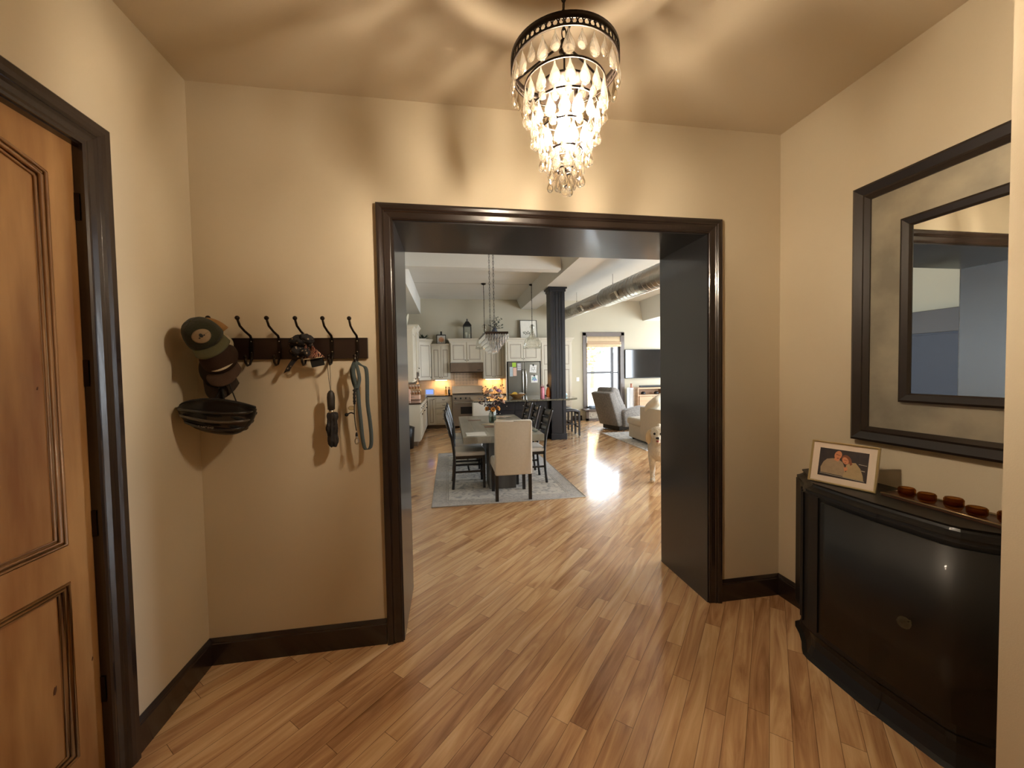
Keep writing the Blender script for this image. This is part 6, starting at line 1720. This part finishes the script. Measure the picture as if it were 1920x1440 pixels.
def pillow(label, loc, rot, w, h, th, m):
    m_ = MB(); rows = []
    N_ = 14
    for sgn in (1, -1):
        rows = []
        for j in range(N_+1):
            row = []
            for i in range(N_+1):
                u, v = -1+2*i/N_, -1+2*j/N_
                k = max(0, (1-u**4)*(1-v**4))**0.45
                pin = 1-0.07*(abs(u*v))
                row.append((u*w/2*pin*(1-0.05*(1-abs(v))), sgn*th/2*k, v*h/2*pin))
            rows.append(row)
        m_.sheet(rows)
    bmesh.ops.remove_doubles(m_.b, verts=m_.b.verts, dist=0.0005)
    o = m_.build('throw_pillow', m); o.location = loc; o.rotation_euler = rot
    tag(o, label, 'pillow'); return o
pillow('ivory throw pillow with pale piping lying on the sofa back, its corner raised', (4.27, 7.34, 0.925), (D(58), D(-20), D(20)), 0.66, 0.52, 0.24, mat('ivory_pillow', (224, 216, 198), 0.9, bump=0.15, bscale=160, sheen=0.3))
pillow('sand throw pillow behind the ivory pillow on the sofa', (5.0, 7.33, 0.74), (D(-20), 0, D(4)), 0.50, 0.48, 0.18, M_SOFA)
# spiral duct
M_DUCT = mat('galvanised_duct', (176, 172, 164), 0.30, 0.95, var=0.05, scale=8)
du = thing('spiral_duct', 'galvanised spiral ventilation duct running along the living room ceiling', 'duct', (3.6, 8, KH))
def dp(t): return Vector((3.915, 5.4, 3.27)).lerp(Vector((3.455, KY-0.002, 3.27)), t)
def duct_part(t0, t1, r0, name):
    m_ = MB(); a, b_ = dp(t0), dp(t1); m_.cone(a, b_, r0, seg=40)
    d = (b_-a); L_ = d.length; d = d/L_; s = d.cross(Vector((0, 0, 1))).normalized(); w = s.cross(d)
    pts = []; turns = L_/0.14
    n = int(turns*20)
    for i in range(n+1):
        a_ = 2*PI*turns*i/n
        pts.append(a+d*L_*i/n+s*math.cos(a_)*(r0+0.001)+w*math.sin(a_)*(r0+0.001))
    m_.tube(pts, 0.005, 4)
    return m_.build(name, M_DUCT, du, world=True)
duct_part(0, 0.52, 0.215, 'large_section'); duct_part(0.55, 1.0, 0.172, 'small_section')
MB().cone(dp(0.52), dp(0.55), 0.217, 0.174, 40).build('reducer', M_DUCT, du, world=True)
for t_, r_ in ((0.40, 0.215), (0.70, 0.172)):
    p = dp(t_); a = D(28)
    c = p+Vector((-math.cos(a)*(r_+0.012), 0, -math.sin(a)*(r_+0.012)))
    m_ = MB().box(-0.03, 0.02, -0.14, 0.14, -0.075, 0.075, bev=0.004)
    bmesh.ops.transform(m_.b, matrix=Matrix.Translation(c) @ Euler((0, -a, 0)).to_matrix().to_4x4(), verts=m_.b.verts)
    v_ = m_.build('air_register', mat('grey_white_register', (188, 184, 172), 0.5), du, world=True)
    m_ = MB()
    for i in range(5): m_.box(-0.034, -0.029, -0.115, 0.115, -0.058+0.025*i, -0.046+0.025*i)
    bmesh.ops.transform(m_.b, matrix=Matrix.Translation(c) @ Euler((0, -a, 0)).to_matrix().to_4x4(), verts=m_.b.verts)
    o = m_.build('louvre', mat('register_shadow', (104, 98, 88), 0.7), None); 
    o.parent = v_; o.data.transform(Matrix.Translation(-Vector(du.location)))
for t_, r_ in ((0.12, 0.215), (0.47, 0.215), (0.80, 0.172)):
    p = dp(t_)
    MB().cone(p+Vector((0, 0, r_-0.01)), (p.x, p.y, KH-0.002), 0.004, seg=6).ball((p.x, p.y, p.z+r_+0.04), 0.01, 8, 6).build('hanger_rod', M_IRON, du, world=True)

# ------------------------------------------------------------------ the dog
M_FUR = mat('cream_curly_coat', (222, 210, 190), 0.95, var=0.10, scale=16, bump=0.9, bscale=130, sheen=0.4)
M_FURD = mat('dark_paw_pad', (96, 76, 60), 0.9, var=0.1, bump=0.4)
dog = thing('dog', 'cream curly-coated dog standing half hidden behind the passage wall, facing the camera', 'dog', (2.800, 4.88, 0), D(-31))
# local: faces -y
m_ = MB()
def el(c, s, rot=None): m_.ball(c, 1.0, 20, 14, s, rot)
def limb(pts, rad): m_.tube(smooth(pts, 4), [rad[min(len(rad)-1, int(i*(len(rad)-1)/(4*(len(pts)-1))))] + (0 if i*(len(rad)-1) % (4*(len(pts)-1)) == 0 else (rad[min(len(rad)-1, int(i*(len(rad)-1)/(4*(len(pts)-1)))+1)]-rad[int(i*(len(rad)-1)/(4*(len(pts)-1)))])*((i*(len(rad)-1)/(4*(len(pts)-1))) % 1)) for i in range(4*(len(pts)-1)+1)], 12)
el((0, 0.12, 0.44), (0.125, 0.17, 0.155)); el((0, 0.36, 0.45), (0.115, 0.22, 0.125)); el((0, 0.58, 0.46), (0.115, 0.13, 0.125))
el((0, 0.02, 0.46), (0.10, 0.10, 0.13))
limb([(0, 0.06, 0.50), (0, 0.0, 0.58), (0, -0.05, 0.66)], [0.10, 0.085, 0.075])
el((0, -0.07, 0.700), (0.095, 0.098, 0.088)); el((0, -0.06, 0.745), (0.088, 0.085, 0.052)); el((0, -0.15, 0.665), (0.050, 0.075, 0.045)); el((0, -0.20, 0.655), (0.038, 0.035, 0.034))
el((0, -0.150, 0.604), (0.032, 0.06, 0.020))
for s in (-1, 1):
    limb([(s*0.075, 0.07, 0.40), (s*0.080, 0.055, 0.27), (s*0.078, 0.075, 0.20), (s*0.076, 0.062, 0.06)], [0.062, 0.044, 0.034, 0.030])
    el((s*0.076, 0.035, 0.034), (0.036, 0.055, 0.032))
    limb([(s*0.080, 0.60, 0.44), (s*0.090, 0.52, 0.30), (s*0.088, 0.64, 0.17), (s*0.086, 0.60, 0.05)], [0.085, 0.058, 0.033, 0.030])
    el((s*0.086, 0.575, 0.033), (0.036, 0.055, 0.031))
limb([(0, 0.68, 0.50), (0, 0.78, 0.60), (0, 0.76, 0.72)], [0.030, 0.035, 0.028])
body = m_.build('body', M_FUR, dog)
rm = body.modifiers.new('remesh', 'REMESH'); rm.mode = 'VOXEL'; rm.voxel_size = 0.0075; rm.use_smooth_shade = True
sm = body.modifiers.new('smooth', 'SMOOTH'); sm.factor = 0.6; sm.iterations = 5
tx = bpy.data.textures.new('curls', 'CLOUDS'); tx.noise_scale = 0.014
dm = body.modifiers.new('curls', 'DISPLACE'); dm.texture = tx; dm.strength = 0.020; dm.mid_level = 0.5
for s in (-1, 1):
    m_ = MB(); m_.tube(smooth([(s*0.078, -0.060, 0.750), (s*0.110, -0.068, 0.715), (s*0.124, -0.074, 0.64), (s*0.116, -0.078, 0.565)], 5), [0.012, 0.016, 0.02, 0.024, 0.028, 0.032, 0.036, 0.038, 0.040, 0.041, 0.041, 0.039, 0.036, 0.030, 0.022, 0.010], 12, flat=(0.55, 1.0))
    ear = m_.build('ear', mat('golden_ear_fur', (206, 184, 150), 0.95, var=0.12, bump=0.9, bscale=60, sheen=0.4), dog)
    dm = ear.modifiers.new('curls', 'DISPLACE'); dm.texture = tx; dm.strength = 0.008
    MB().ball((s*0.040, -0.158, 0.712), 0.0165, 12, 8).build('eye', mat('dark_eye', (20, 15, 12), 0.1), dog)
MB().ball((0, -0.240, 0.668), 0.020, 12, 8, (1.2, 0.8, 0.85)).build('nose', mat('dog_nose', (30, 24, 24), 0.3), dog)
MB().ball((0, -0.212, 0.626), 0.026, 12, 8, (0.85, 1.1, 0.55)).build('open_mouth', mat('mouth_pink', (150, 74, 66), 0.5), dog)

# tall cabinet on the dining room's left wall: the big mirror shows it
nc = thing('tall_navy_cabinet', 'tall navy cabinet with a dark top panel, seen only in the wall mirror', 'cabinet', (-1.02, 3.8, 0))
MB().box(-1.198, -0.86, 3.20, 4.40, 0.0, 1.92).build('body', mat('navy_cabinet_paint', (24, 32, 52), 0.5), nc, world=True)
MB().box(-1.198, -0.85, 3.18, 4.42, 1.92, 2.17, bev=0.006).build('top_panel', mat('dark_walnut_panel', (44, 34, 30), 0.4), nc, world=True)
for (a, b_) in ((3.22, 3.79), (3.81, 4.38)):
    d_ = MB().box(-0.86, -0.842, a, b_, 0.08, 1.90, bev=0.004).build('door', mat('navy_cabinet_paint', (24, 32, 52), 0.5), nc, world=True)
    MB().ball((-0.83, 3.75 if a < 3.5 else 3.85, 1.0), 0.014, 10, 8).build('knob', M_CHROME, d_, world=True)
